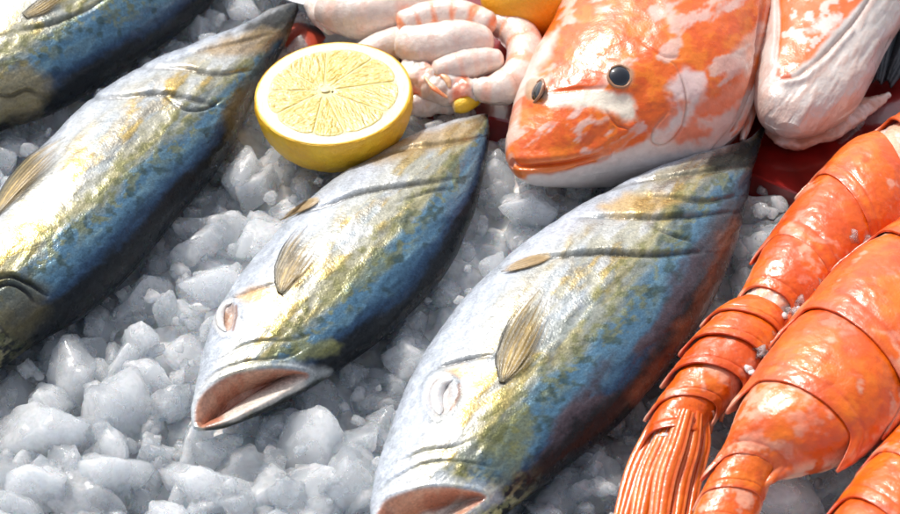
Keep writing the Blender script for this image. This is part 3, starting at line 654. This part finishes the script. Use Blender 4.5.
FOOD.append(BVHTree.FromPolygons([tuple(x) for x in G.reshape(-1, 3)], [tuple(int(k) for k in q) for q in gridF(60, 160, True)]))
# pith: cut disc with a thin yellow zest edge
rr = np.concatenate([np.linspace(.02, .8, 20), np.linspace(.82, .99, 40)])[:, None]*LR
G = lem(rr+0*a_, a_+0*rr, -.0006*ss(.96, 1, rr/LR)+.00005+0*a_+(fbm(np.stack([rr/LR*8+0*a_, a_*4+0*rr], -1), 1, 3, 2)-.5)*.0004)
k = (rr/LR+0*a_); cP = mixc(mixc(np.zeros(G.shape)+C(.66, .56, .24), (.60, .57, .45), ss(.78, .84, k)), (.80, .48, .015), ss(.945, .97, k+(fbm(np.stack([np.cos(a_)*6+0*k, np.sin(a_)*6+0*k], -1), 1, 2, 3)-.5)*.02))
mk('pith', G, gridF(60, 160, True)[:, ::-1], M_PITH, tl, cP)
NSEG = 9; off = .2
bnd = np.cumsum(RNG.uniform(.75, 1.25, NSEG)); bnd = off+np.concatenate([[0], bnd/bnd[-1]])*2*np.pi
core_px = None
for i in range(NSEG):
    a0, a1 = bnd[i], bnd[i+1]
    nu, nv = 90, 70
    U, S = np.meshgrid(np.linspace(0, 1, nu), np.linspace(0, 1, nv), indexing='ij')
    rin, rout = .0042, LR*.83
    gap = .00024
    R_ = rin+(rout-rin)*U
    # the outer end is rounded, the sides stop short of the membranes
    rnd = 1-.07*np.abs(2*S-1)**4; R_ = rin+(rout*rnd-rin)*U
    g = gap/np.maximum(R_, .002); A = (a0+g)+(a1-a0-2*g)*S
    edge = np.minimum(np.minimum(S, 1-S)*(a1-a0)*R_/.0009, np.minimum((1-U)*(rout-rin)/.0012, U*(rout-rin)/.0012)); edge = np.clip(edge, 0, 1)
    ves = fbm(np.stack([R_*190, (A-a0)*R_*900+i*9.1], -1), 1, 3, 40+i)
    ves2 = noise(np.stack([R_*450, (A-a0)*R_*1500+i*5], -1), 1, 60+i)
    h = -.0002+np.sqrt(1-(1-edge)**2)*.0006+(ves-.5)*.00035*edge+(ves2-.5)*.0004*edge
    shift = (1-U)[..., None]*(-.004*lx+.001*ly)
    G = lc+(R_*np.cos(A))[..., None]*lx+(R_*np.sin(A))[..., None]*ly+h[..., None]*ln+shift
    cc = mixc(np.zeros(G.shape)+C(.54, .38, .035), (.64, .48, .085), ss(.45, .7, ves)); cc = mixc(cc, (.50, .34, .03), ss(.5, .3, ves)*.5)
    cc = mixc(cc, (.85, .76, .40), ss(.12, 0, U)*.8+ss(.9, 1, U)*.4)
    mk('segment', G, gridF(nu, nv)[:, ::-1], M_PULP, tl, cc)
    for q in range(1):
        s = RNG.uniform(.35, .65); u = RNG.uniform(.15, .3); ri = rin+(rout-rin)*u; ai = a0+(a1-a0)*s
pc = lc+lx*(-.004)+ly*.001+ln*.0008
G, F = ball(pc, ln, .0024, .0018, .0003); mk('core', G, F, M_PITH, tl, np.zeros(G.shape)+C(.66, .58, .30))

# ------------------------------------------------------------------ prawns on the right
def shell_col(G, seed, edge=None, wamt=.5):
    k = fbm(G, 70, 4, seed); k2 = fbm(G, 220, 4, seed+3); k3 = fbm(G, 40, 3, seed+7)
    c = np.zeros(G.shape)+C(.71, .112, .003); c = mixc(c, (.78, .175, .008), ss(.45, .65, k)*.7); c = mixc(c, (.60, .06, .008), ss(.5, .66, k2)*.4)
    c = mixc(c, (.76, .46, .32), ss(.58, .66, k3*.65+k2*.35)*wamt*1.15)
    if edge is not None: c = mixc(c, (.55, .06, .01), ss(.90, .985, edge)*.6)
    return c
def prawn(label, L, R, zc, r, segs, seed, loc_px, fan=None, flesh_gaps=(), spikes=True, bumps=True):
    p0 = P(*loc_px, 0); th = thing('prawn', label, 'prawn', p0, 'orange prawns laid at the right')
    ML = len(L)
    fl = Body(L, R, zc, np.array(r)*.98, n=260, m=90)
    sh = .90; 
    fl.G = fl.G.mean(1, keepdims=True)+(fl.G-fl.G.mean(1, keepdims=True))*sh
    n1 = fbm(fl.xy, .1, 4, seed); fl.col = mixc(np.zeros(fl.G.shape)+C(.80, .68, .60), (.82, .34, .14), ss(.5, .62, n1)*.6); fl.D += (n1-.5)*.002
    fl.build('flesh', M_FLESH, th); FOOD.append(fl.bvh())
    for i, (t0, t1, lift) in enumerate(segs):
        b = Body(L, R, zc, r, n=90, m=180, t0=t0, t1=t1, ease=False, power=2.15)
        th_ = b.th; u = np.linspace(0, 1, b.n)[:, None]; cen = b.G.mean(1, keepdims=True)
        # keep the arched upper part of each ring: from low on the left over the back to low on the right
        sel = np.where((th_ > -0.01) & (th_ < np.pi+.01))[0]; ext = 16
        idx = np.concatenate([np.arange(-ext, 0) % b.m, sel, np.arange(sel[-1]+1, sel[-1]+1+ext)])
        G = b.G[:, idx]; m = len(idx); s = np.linspace(0, 1, m)[None, :]
        PT = np.exp(-((s-.15)/.07)**2)+np.exp(-((s-.86)/.07)**2)
        flare = .985+.035*np.sin(np.pi*u)+lift*u**1.5*(1+.6*PT)-.05*ss(.3, 0, u)
        G = cen+(G-cen)*flare[..., None]
        # the rear rim bows and its lower corners run out into points
        ax = (b.G[-1].mean(0)-b.G[0].mean(0)); ln_ = np.linalg.norm(ax)
        pt = np.exp(-((s-.15)/.05)**2)+np.exp(-((s-.86)/.05)**2)
        bow = (-.10*np.cos((s-.5)*np.pi)+.05)*ss(.4, 1, u)+(.30*pt*ss(.55, 1, u) if spikes else 0)
        G = G+(bow[..., None])*ax
        nrm = -gnormals(G, wrap=False); nrm = np.where((nrm[..., 2:] .mean() < 0), -nrm, nrm)
        k = fbm(G, 120, 4, seed+i); k2 = fbm(G, 420, 3, seed+i+50)
        fold = np.exp(-((u-.80)/.03)**2)*-.0003
        G = G+nrm*((k-.5)*.0013+(k2-.5)*.0003+fold)[..., None]
        c = shell_col(G, seed+i*3, edge=u+0*s)
        c = mixc(c, (.78, .56, .42), (ss(.26, .10, s)+ss(.74, .90, s))*ss(.42, .56, k)*.85)
        c = mixc(c, (.58, .06, .008), ss(.52, .66, fbm(G, 45, 3, seed+i+90))*.55)
        c = mixc(c, (.50, .05, .01), np.exp(-((u-.80)/.03)**2)*.35+0*s)
        o = mk('shell_segment', G, gridF(b.n, m), M_SHELL, th, c); solid(o, .0011, 0)
    if fan:
        for i, (pts, w, z) in enumerate(fan):
            def fc_(U, S, i=i):
                g = np.stack([U*5+i*3, S*2], -1); c = np.zeros(U.shape+(3,))+C(.72, .11, .004); c = mixc(c, (.80, .2, .02), ss(.5, .62, fbm(g, 2, 3, i))*.6)
                c = mixc(c, (.84, .50, .34), np.exp(-((np.abs(S)-.95)/.12)**2)*.2); return mixc(c, (.50, .045, .01), (1-np.abs(np.sin(S*3*np.pi/2)))**3*.7)
            strip('tail_blade', pts, w, z, M_SHELL, th, 0, cfun=fc_, m=33, arch=.0018, thick=.0009, n=90, ridge=.0004, nr=3)
    return th
Lg = [(925,100),(893,120),(860,138),(826,166),(798,200),(773,236),(753,272),(742,296),(722,312),(706,332),(690,355),(676,380),(662,402),(652,424),(645,446)]
Rg = [(965,185),(935,205),(912,222),(886,244),(860,262),(836,284),(814,304),(792,316),(782,330),(772,350),(756,372),(738,392),(722,408),(706,426),(700,448)]
zg = [.026]*7+[.026,.025,.024,.022,.020,.018,.016,.014]
T = lambda k: k/14.
segs_g = [(T(.0), T(1.45), .03), (T(1.95), T(3.6), .03), (T(3.2), T(5.3), .04), (T(4.8), T(7.0), .04), (T(7.35), T(8.6), .16), (T(8.2), T(9.75), .2), (T(9.3), T(10.95), .2), (T(10.5), T(12.4), .14), (T(12.1), T(13.8), .05)]
fan_g = [([(668,408),(652,440),(636,476),(620,530)], [8,11,12,9], [.018,.014,.010,.006]),
         ([(676,410),(662,445),(648,480),(636,535)], [8,10,11,9], [.022,.018,.013,.008]),
         ([(686,412),(676,445),(664,482),(656,538)], [8,10,11,9], [.025,.021,.016,.010]),
         ([(695,414),(690,448),(680,482),(672,536)], [7,9,10,8], [.022,.018,.013,.008]),
         ([(702,416),(702,446),(694,480),(686,530)], [6,8,8,6], [.018,.014,.010,.006])]
tg = prawn('orange prawn with its tail fan spread forward, next to the frontmost fish', Lg, Rg, zg, [.75]*15, segs_g, 81, (760,300), fan=fan_g)
Lh = [(985,175),(925,208),(872,240),(838,270),(808,304),(782,338),(760,370),(742,402),(730,434),(722,460),(710,482),(700,506),(690,534),(682,560)]
Rh = [(1060,270),(1010,318),(965,352),(935,380),(915,404),(896,424),(872,442),(846,456),(812,466),(778,474),(766,488),(758,510),(744,540),(734,566)]
T = lambda k: k/13.
segs_h = [(T(0), T(2.2), .03), (T(1.9), T(4.6), .03), (T(4.3), T(6.8), .05), (T(6.4), T(9.2), .05), (T(9.0), T(10.8), .08), (T(10.4), T(12), .09), (T(11.7), T(13), .06)]
thh = prawn('thickest orange prawn, lying between two other prawns at the right edge', Lh, Rh, [.034]*8+[.032,.028,.024,.021,.019,.018], [.72]*14, segs_h, 101, (830,370))
Li = [(990,350),(945,385),(908,420),(884,446),(862,474),(842,502),(826,534),(815,562)]
Ri = [(1060,440),(1020,470),(990,496),(966,520),(944,544),(922,566),(900,590),(886,606)]
T = lambda k: k/7.
thi = prawn('orange prawn cut off by the bottom right corner of the view', Li, Ri, .030, [.72]*8, [(T(0), T(2.1), .03), (T(1.8), T(3.6), .05), (T(3.2), T(5.2), .06), (T(4.9), T(7), .06)], 121, (900,500))
# legs fringe of the first prawn and shreds of meat
def leg_col(U, S): return mixc(np.zeros(U.shape+(3,))+C(.78, .16, .03), (.82, .5, .34), ss(.5, .65, fbm(np.stack([U*4, S], -1), 1, 3, 2)))
for (x, y, dx, dy, w) in ((772,340,-2,26,3.2),(764,352,-4,28,3.4),(752,366,-3,28,3.6),(742,378,-2,26,3.4),(731,390,-2,24,3.2),(724,400,-3,22,3),(782,326,4,22,3),(712,412,-2,22,3)):
    strip('swimmeret', [(x,y),(x+dx*.4,y+dy*.45),(x+dx,y+dy)], [w,w*.9,.6], [.020,.014,.008], M_SHELL, tg, 0, cfun=leg_col, m=7, n=20, arch=.001)
for k in range(16):
    t = k/15; x = lerp(808, 752, t)+RNG.uniform(-7, 7); y = lerp(288, 372, t)+RNG.uniform(-9, 9)
    a = RNG.uniform(0, 6.3); l = RNG.uniform(6, 13)
    strip('meat_shred', [(x,y),(x+l*.5*math.cos(a)+1,y+l*.4*math.sin(a)),(x+l*math.cos(a),y+l*.8*math.sin(a))], [1.6,3.6,.7], [.024,.029,.030], M_FLESH, thh, (.84, .76, .72), m=5, n=12, arch=.001)

# ------------------------------------------------------------------ peeled shrimps
PK = C(.74, .61, .54)
def shr(c1=PK, c2=(.82, .30, .14), seed=1, bands=5, amt=.7):
    def fn(U, T, G):
        k = fbm(G, 110, 4, seed); bd = .5+.5*np.cos(U*bands*2*np.pi)
        c = mixc(np.zeros(U.shape+(3,))+np.asarray(c1), c2, ss(.55, .9, bd*.55+k*.55)*amt); return mixc(c, (.74, .68, .63), ss(.5, .65, fbm(G, 60, 3, seed+5))*.4)
    return fn
def ringf(n, a): return lambda u: a*(np.abs(np.sin(u*n*np.pi))**.35-.7)
def shrimp(label, parts, loc_px):
    t = thing('peeled_shrimp', label, 'shrimp', P(*loc_px, 0), 'peeled shrimps behind the lemon half')
    for p in parts: tube(p[0], *p[1:4], M_FLESH, t, p[4], **p[5])
shrimp('pale smooth peeled shrimp body at the top edge, left of the others', [
    ('body', [(322,2),(345,12),(378,14),(420,2),(450,-14)], [18,24,25,22,14], .030, shr(seed=3, amt=.3), dict(rings=ringf(4, .03), seed=3)),
    ('tail', [(336,24),(322,14),(310,0)], [14,13,8], .022, shr(seed=4, amt=.2), dict(seed=4))], (380, 20))
shrimp('plump pinkish white shrimp with an orange back, in the middle of the shrimps', [
    ('body', [(396,40),(425,46),(460,44),(494,40)], [15,23,24,14], .032, shr(seed=6, amt=.12), dict(seed=6, n=160, lump=.0011, lf=90)),
    ('back', [(398,26),(425,18),(460,16),(496,26)], [12,16,16,11], .036, shr(seed=5, c2=(.85,.28,.10), amt=.9), dict(rings=ringf(5, .04), seed=5)),
    ('side', [(346,66),(372,50),(400,42),(414,40)], [9,14,16,12], .026, shr(seed=16, amt=.15), dict(seed=16))], (440, 50))
shrimp('curled shrimp with orange bands, lying nearest the orange fish head', [
    ('body', [(486,24),(510,28),(525,46),(523,70),(507,86),(488,90),(474,84)], [11,17,19,19,18,14,9], .026, shr(seed=7, bands=6, amt=.75), dict(rings=ringf(6, .06), seed=7, n=220)),
    ('tail', [(432,72),(452,68),(478,62),(504,60)], [10,15,15,10], .030, shr(seed=8, amt=.3), dict(seed=8, rings=ringf(3, .03)))], (510, 70))
shrimp('ragged shrimp piece with orange streaks, right beside the lemon half', [
    ('body', [(404,66),(420,78),(444,88),(470,92),(484,84)], [15,18,18,15,9], .022, shr(seed=9, bands=3, c2=(.85,.20,.06), amt=.9), dict(lump=.0022, seed=9, lf=220)),
    ('belly', [(396,106),(420,104),(448,102),(468,104)], [9,12,12,8], .014, shr(seed=10, amt=.2), dict(lump=.0018, seed=10)),
    ('leg', [(424,76),(434,88),(448,98)], [1.6,2.6,1.4], [.0305,.031,.027], pale((.85,.26,.10), (.85,.5,.3), .3, 100, 4), dict(n=40, m=16, r=.6)),
    ('leg', [(434,72),(446,78),(450,88)], [3,3.4,1.6], [.0305,.0315,.029], pale((.85,.26,.10), (.85,.5,.3), .3, 100, 5), dict(n=40, m=16, r=.6))], (440, 95))
tube('lemon_wedge', [(452,106),(464,104),(476,94),(479,86)], [6,9,9,5], .020, M_LEMON, None, lambda U, T, G: mixc(np.zeros(G.shape)+C(.86, .52, .015), (.86, .7, .4), ss(.1, .0, U)), lump=.0003, origin=P(466, 105, 0))
props(bpy.data.objects['lemon_wedge'], 'small yellow lemon piece under the ragged shrimp', 'lemon')
# whole lemon in a white dish at the top
G, F = ball(P(545, -8, .034), np.array([1, .2, .1]), .026, .026, .036, 60, 60, xdir=[0, 0, 1])
mk('lemon', G, F, M_LEMON, None, np.zeros(G.shape)+C(.88, .42, .01), origin=P(545, -8, .008))
props(bpy.data.objects['lemon'], 'whole deep yellow lemon at the top edge, in the white dish', 'lemon')
def dish(name, label, c, rad, hgt, tilt=(0, 0, 1)):
    n_, m_ = 40, 120; c, x, y, n = frame(c, tilt)
    prof = [(0, 0), (.55, 0), (.75, .12), (.9, .55), (1, 1), (1.02, 1.04), (1.035, 1.0), (.95, .5), (.8, .02), (.55, -.12), (0, -.12)]
    pr = crv(prof, 50); a = np.linspace(0, 2*np.pi, m_, endpoint=False)[None, :]
    G = c+(pr[:, :1]*rad*np.cos(a))[..., None]*x+(pr[:, :1]*rad*np.sin(a))[..., None]*y+(pr[:, 1:]*hgt+0*a)[..., None]*n
    o = mk(name, G, gridF(50, m_, True)[:, ::-1], M_DISH, None, origin=c); props(o, label, 'dish'); return o
dish('white_dish', 'white dish rim around the whole lemon at the top', P(560, -6, .004), .030, .016)
dish('white_plate', 'white plate at the top edge, behind the halved lemon', P(345, -40, .012), .058, .010)
# red piece beside the tail of the left fish
b = Body([(262,52),(272,36),(292,22),(316,26)], [(276,66),(296,56),(316,50),(326,38)], .006, .25, n=60, m=60)
b.col = np.zeros(b.G.shape)+C(.42, .05, .02); b.blob([(300,24),(326,20),(330,40),(318,34)], (.02, .015, .02), soft=3); b.build('red_shell', M_SHELL, None)
o = bpy.data.objects['red_shell']; props(o, 'small dark red shell piece between the left fish tail and the lemon half', 'shellfish')

# ------------------------------------------------------------------ red tray under the far things
def tray():
    out = [(392,20),(404,112),(470,128),(560,150),(720,176),(800,212),(960,196),(1100,150),(1100,-260),(392,-260)]
    pts = [P(x, y, .0) for x, y in out]; n = len(pts); V = []; F = []
    c = sum(pts)/n
    def ring(sc, z): 
        i0 = len(V)
        for p in pts: q = c+(p-c)*sc; V.append((q[0], q[1], z))
        return i0
    r = [ring(1.0, -.012), ring(1.0, .010), ring(.992, .011), ring(.985, .008), ring(.97, .005)]
    for a, b in zip(r[:-1], r[1:]):
        for k in range(n): F.append((a+k, a+(k+1) % n, b+(k+1) % n, b+k))
    F.append(tuple(r[-1]+k for k in range(n)))
    me = bpy.data.meshes.new('red_tray'); me.from_pydata([tuple(map(float, v)) for v in V], [], F); me.update(); me.materials.append(M_TRAY)
    o = bpy.data.objects.new('red_tray', me); COL.objects.link(o); return props(o, 'wet dark red tray under the orange fish and the shrimps', 'tray'), out
tray_o, TRAY = tray()

# ------------------------------------------------------------------ ice
def ico(sub):
    import bmesh
    bm = bmesh.new(); bmesh.ops.create_icosphere(bm, subdivisions=sub, radius=1)
    V = np.array([v.co[:] for v in bm.verts]); F = np.array([[v.index for v in f.verts] for f in bm.faces]); bm.free()
    return V/np.linalg.norm(V, axis=1)[:, None], F
ICO, ICF = ico(4); ICS, ISF = ico(3)
def chunk(seed, dirs, power=None, rough=.06):
    r = np.random.default_rng(seed); n = r.integers(5, 10)
    nn = r.normal(size=(n, 3)); nn /= np.linalg.norm(nn, axis=1)[:, None]; nn = np.vstack([nn, -nn[:3], np.eye(3), -np.eye(3)])
    dist = np.concatenate([r.uniform(.62, 1.0, n+3), np.full(6, 1.1)])
    p = power or r.uniform(14, 40)
    s = (np.clip(dirs@nn.T, 0, None)/dist)**p; rad = s.sum(1)**(-1/p)
    V = dirs*rad[:, None]*r.uniform(.75, 1.15, 3)
    V = V+dirs*((fbm(V+seed*3.1, 1.7, 3, seed)-.5)*rough*4)[:, None]+dirs*((fbm(V+seed, 5, 3, seed+9)-.5)*rough*1.6)[:, None]
    V = V-dirs*(ss(.5, .62, fbm(V+seed*.7, 2.6, 2, seed+4))*.07)[:, None]
    return V
NP = 22; PROTO = []
for k in range(NP):
    V = chunk(200+k, ICO)*.01; me = bpy.data.meshes.new('ice_chunk')
    me.from_pydata(V.tolist(), [], ICF.tolist()); me.update(); me.polygons.foreach_set('use_smooth', np.ones(len(ICF), bool)); me.materials.append((M_CLEAR, M_ICE, M_MID, M_ICE, M_MID)[k % 5]); PROTO.append(me)
SMALL = [chunk(500+k, ICS) for k in range(14)]

def under(x, y):
    """lowest point of any food above this spot"""
    z = 9
    for bv in FOOD:
        h = bv.ray_cast(Vector((x, y, -.2)), Vector((0, 0, 1)))
        if h[0] is not None: z = min(z, h[0][2])
    return z
def seen(p):
    d = Vector(p)-Vector(CAM); L = d.length; d.normalize()
    for bv in FOOD:
        h = bv.ray_cast(Vector(CAM), d)
        if h[0] is not None and h[3] < L-.002: return False
    return True
def bed_h(x, y):
    p = np.array([[x, y]]); return float((fbm(p+5, 9, 3, 900)[0]-.5)*.020+(fbm(p+9, 26, 2, 905)[0]-.5)*.012)
cands = []
def add(px, py, rpx, dz=0, force=False, proto=None, special=None):
    base = P(px, py, 0); x, y = base[0], base[1]; r = rpx*.0005
    z = bed_h(x, y)+dz
    if inside(np.array([[px, py]]), TRAY)[0] and not force: return
    zb = 9
    for ddx, ddy in ((0, 0), (r*.8, 0), (-r*.8, 0), (0, r*.8), (0, -r*.8), (r*.55, r*.55), (-r*.55, r*.55), (r*.55, -r*.55), (-r*.55, -r*.55)): zb = min(zb, under(x+ddx, y+ddy))
    if zb < 1: z = min(z, zb-r*.88)
    if z < -.03-r: return
    vis = (-20 < px < 920 and -20 < py < 540) and (seen((x, y, z+r*.9)) or seen((x-r*.7, y, z+r*.4)) or seen((x+r*.7, y, z+r*.4)) or seen((x, y-r*.7, z+r*.3)))
    cands.append([vis, r, (x, y, z), proto, special])
# the clear cubes that stand out beside the lemon and in front
add(242, 180, 26, .014, proto=3, special='clear ice lump just below the left side of the lemon half')
add(284, 165, 24, .012, proto=7, special='rounded clear ice lump touching the lemon half from below')
add(118, 418, 36, .006, proto=9, special='smooth ice lump in the foreground, left of the gaping fish mouth')
add(40, 440, 40, .006, proto=12, special='large ice lump near the lower left corner')
add(590, 462, 34, .010, proto=14, special='clear ice lump leaning on the frontmost fish behind its jaw')
add(780, 506, 30, .018, proto=17, special='clear ice cube under the thickest prawn at the bottom edge')
add(838, 140, 14, .014, force=True, proto=5, special='small clear ice piece lying on the red tray')
add(856, 132, 10, .014, force=True, proto=6, special='smallest ice piece, next to another on the red tray')
def scatter(n, rlo, rhi, mind, dz, box=(-120, 1020, -60, 600), zj=.006, bias=None):
    pts = []
    tries = 0
    while len(pts) < n and tries < n*14:
        tries += 1; px = RNG.uniform(box[0], box[1]); py = RNG.uniform(box[2], box[3]); r = rlo+(rhi-rlo)*RNG.random()**1.8
        if bias is not None: r *= bias(px, py)
        ok = all((px-a)**2+((py-b)*1.35)**2 > (mind*(r+c))**2 for a, b, c in pts)
        if ok: pts.append((px, py, r)); add(px, py, r, dz+RNG.uniform(-zj, zj))
big = lambda x, y: .95+.25*max(0, 1-math.hypot((x-80)/260, (y-430)/150))+.15*max(0, (y-200)/300)
scatter(560, 16, 31, .50, -.003, zj=.008, bias=big)
scatter(700, 8, 17, .46, .001, bias=lambda x, y: 1)
scatter(420, 4, 8, .45, .004, bias=lambda x, y: 1)
vis = sorted([c for c in cands if c[0] and c[4] is None], key=lambda c: -c[1]); spec = [c for c in cands if c[4]]
single = spec+vis[:300-len(spec)]; rest = vis[300-len(spec):]+[c for c in cands if not c[0] and c[4] is None]
for c in single:
    me = PROTO[c[3] if c[3] is not None else RNG.integers(NP)]
    o = bpy.data.objects.new('ice_chunk', me); COL.objects.link(o); o.location = [float(a) for a in c[2]]
    o.rotation_euler = RNG.uniform(0, 6.28, 3).tolist(); o.scale = (c[1]*RNG.uniform(90, 125), c[1]*RNG.uniform(90, 120), c[1]*RNG.uniform(80, 105))
    props(o, c[4] or 'irregular translucent chunk of crushed ice in the heaped ice bed', 'ice', 'chunks of crushed ice in the bed')
def on_food(px, py):
    best = None
    d = FW+(px-450)/FPX*RT-(py-257)/FPX*UP; d /= np.linalg.norm(d)
    for bv in FOOD:
        h = bv.ray_cast(Vector(CAM), Vector(d))
        if h[0] is not None and (best is None or h[3] < best[3]): best = h
    return best
for k in range(34):                                      # crumbs of ice caught on and between the prawns
    t = RNG.random()
    if k < 26: px, py = lerp(812, 748, t)+RNG.normal()*4, lerp(284, 378, t)+RNG.normal()*5
    else: px, py = RNG.uniform(846, 878), RNG.uniform(236, 262)
    h = on_food(px, py)
    if h is None: continue
    r_ = RNG.uniform(.0016, .0036)
    o = bpy.data.objects.new('ice_crumb', PROTO[RNG.integers(NP)]); COL.objects.link(o); o.location = (h[0][0], h[0][1], h[0][2]+r_*.5)
    o.rotation_euler = RNG.uniform(0, 6.28, 3).tolist(); o.scale = (r_*120, r_*100, r_*85)
    props(o, 'tiny ice crumb stuck on the shell between the orange prawns', 'ice', 'ice crumbs on the orange prawns')
VV, FF, k0 = [], [], 0
from mathutils import Euler
for c in rest:
    V = SMALL[RNG.integers(len(SMALL))]; R = np.array(Euler(RNG.uniform(0, 6.28, 3)).to_matrix())
    VV.append((V*RNG.uniform(.85, 1.2, 3)*c[1])@R.T+np.array(c[2])); FF.append(ISF+k0); k0 += len(V)
o = mk('crushed_ice', np.vstack(VV), np.vstack(FF), M_ICE); props(o, 'small bits of crushed ice filling the gaps of the bed', 'ice', kind='stuff')
print('ice', len(single), len(rest), len(vis))
# the bed itself: packed ice under everything
n = 420; xs = np.sign(np.linspace(-1, 1, n))*np.abs(np.linspace(-1, 1, n))**2.2*1.6; X, Y = np.meshgrid(xs, xs, indexing='ij')
p2 = np.stack([X, Y], -1); Z = -.011+(fbm(p2+5, 9, 3, 900)-.5)*.020+(fbm(p2+9, 26, 2, 905)-.5)*.012+(fbm(p2, 90, 4, 910)-.5)*.016
o = mk('ice_bed', np.stack([X, Y, Z], -1), gridF(n, n)[:, ::-1], M_BED); props(o, kind='structure')

# ------------------------------------------------------------------ light
az, el = math.radians(-32), math.radians(52)      # sun behind the fish, to the left
sd = Vector((math.sin(az)*math.cos(el), math.cos(az)*math.cos(el), math.sin(el)))
ld = bpy.data.lights.new('sun', 'SUN'); ld.energy = 3.1; ld.angle = math.radians(4); ld.color = (1, .96, .9)
lo = bpy.data.objects.new('sun', ld); COL.objects.link(lo); lo.rotation_euler = (-sd).to_track_quat('-Z', 'Y').to_euler()
w = bpy.data.worlds.new('World'); SC.world = w; w.use_nodes = True; nt = w.node_tree
sk = nt.nodes.new('ShaderNodeTexSky'); sk.sky_type = 'NISHITA'; sk.sun_disc = False; sk.sun_elevation = el; sk.sun_rotation = az
sk.dust_density = 3
hs = nt.nodes.new('ShaderNodeHueSaturation'); hs.inputs['Saturation'].default_value = .48; nt.links.new(sk.outputs[0], hs.inputs['Color'])
nt.links.new(hs.outputs[0], nt.nodes['Background'].inputs[0]); nt.nodes['Background'].inputs[1].default_value = .142
SC.view_settings.view_transform = 'Standard'; SC.view_settings.look = 'None'; SC.view_settings.exposure = .38; SC.view_settings.gamma = 1
SC.cycles.max_bounces = 28; SC.cycles.diffuse_bounces = 5; SC.cycles.glossy_bounces = 5; SC.cycles.transmission_bounces = 14; SC.cycles.volume_bounces = 22; SC.cycles.transparent_max_bounces = 12; SC.cycles.use_adaptive_sampling = True; SC.cycles.adaptive_threshold = .02; SC.cycles.sample_clamp_indirect = 4; SC.cycles.caustics_reflective = False; SC.cycles.caustics_refractive = True; SC.cycles.blur_glossy = 1
SC.cycles.use_denoising = True
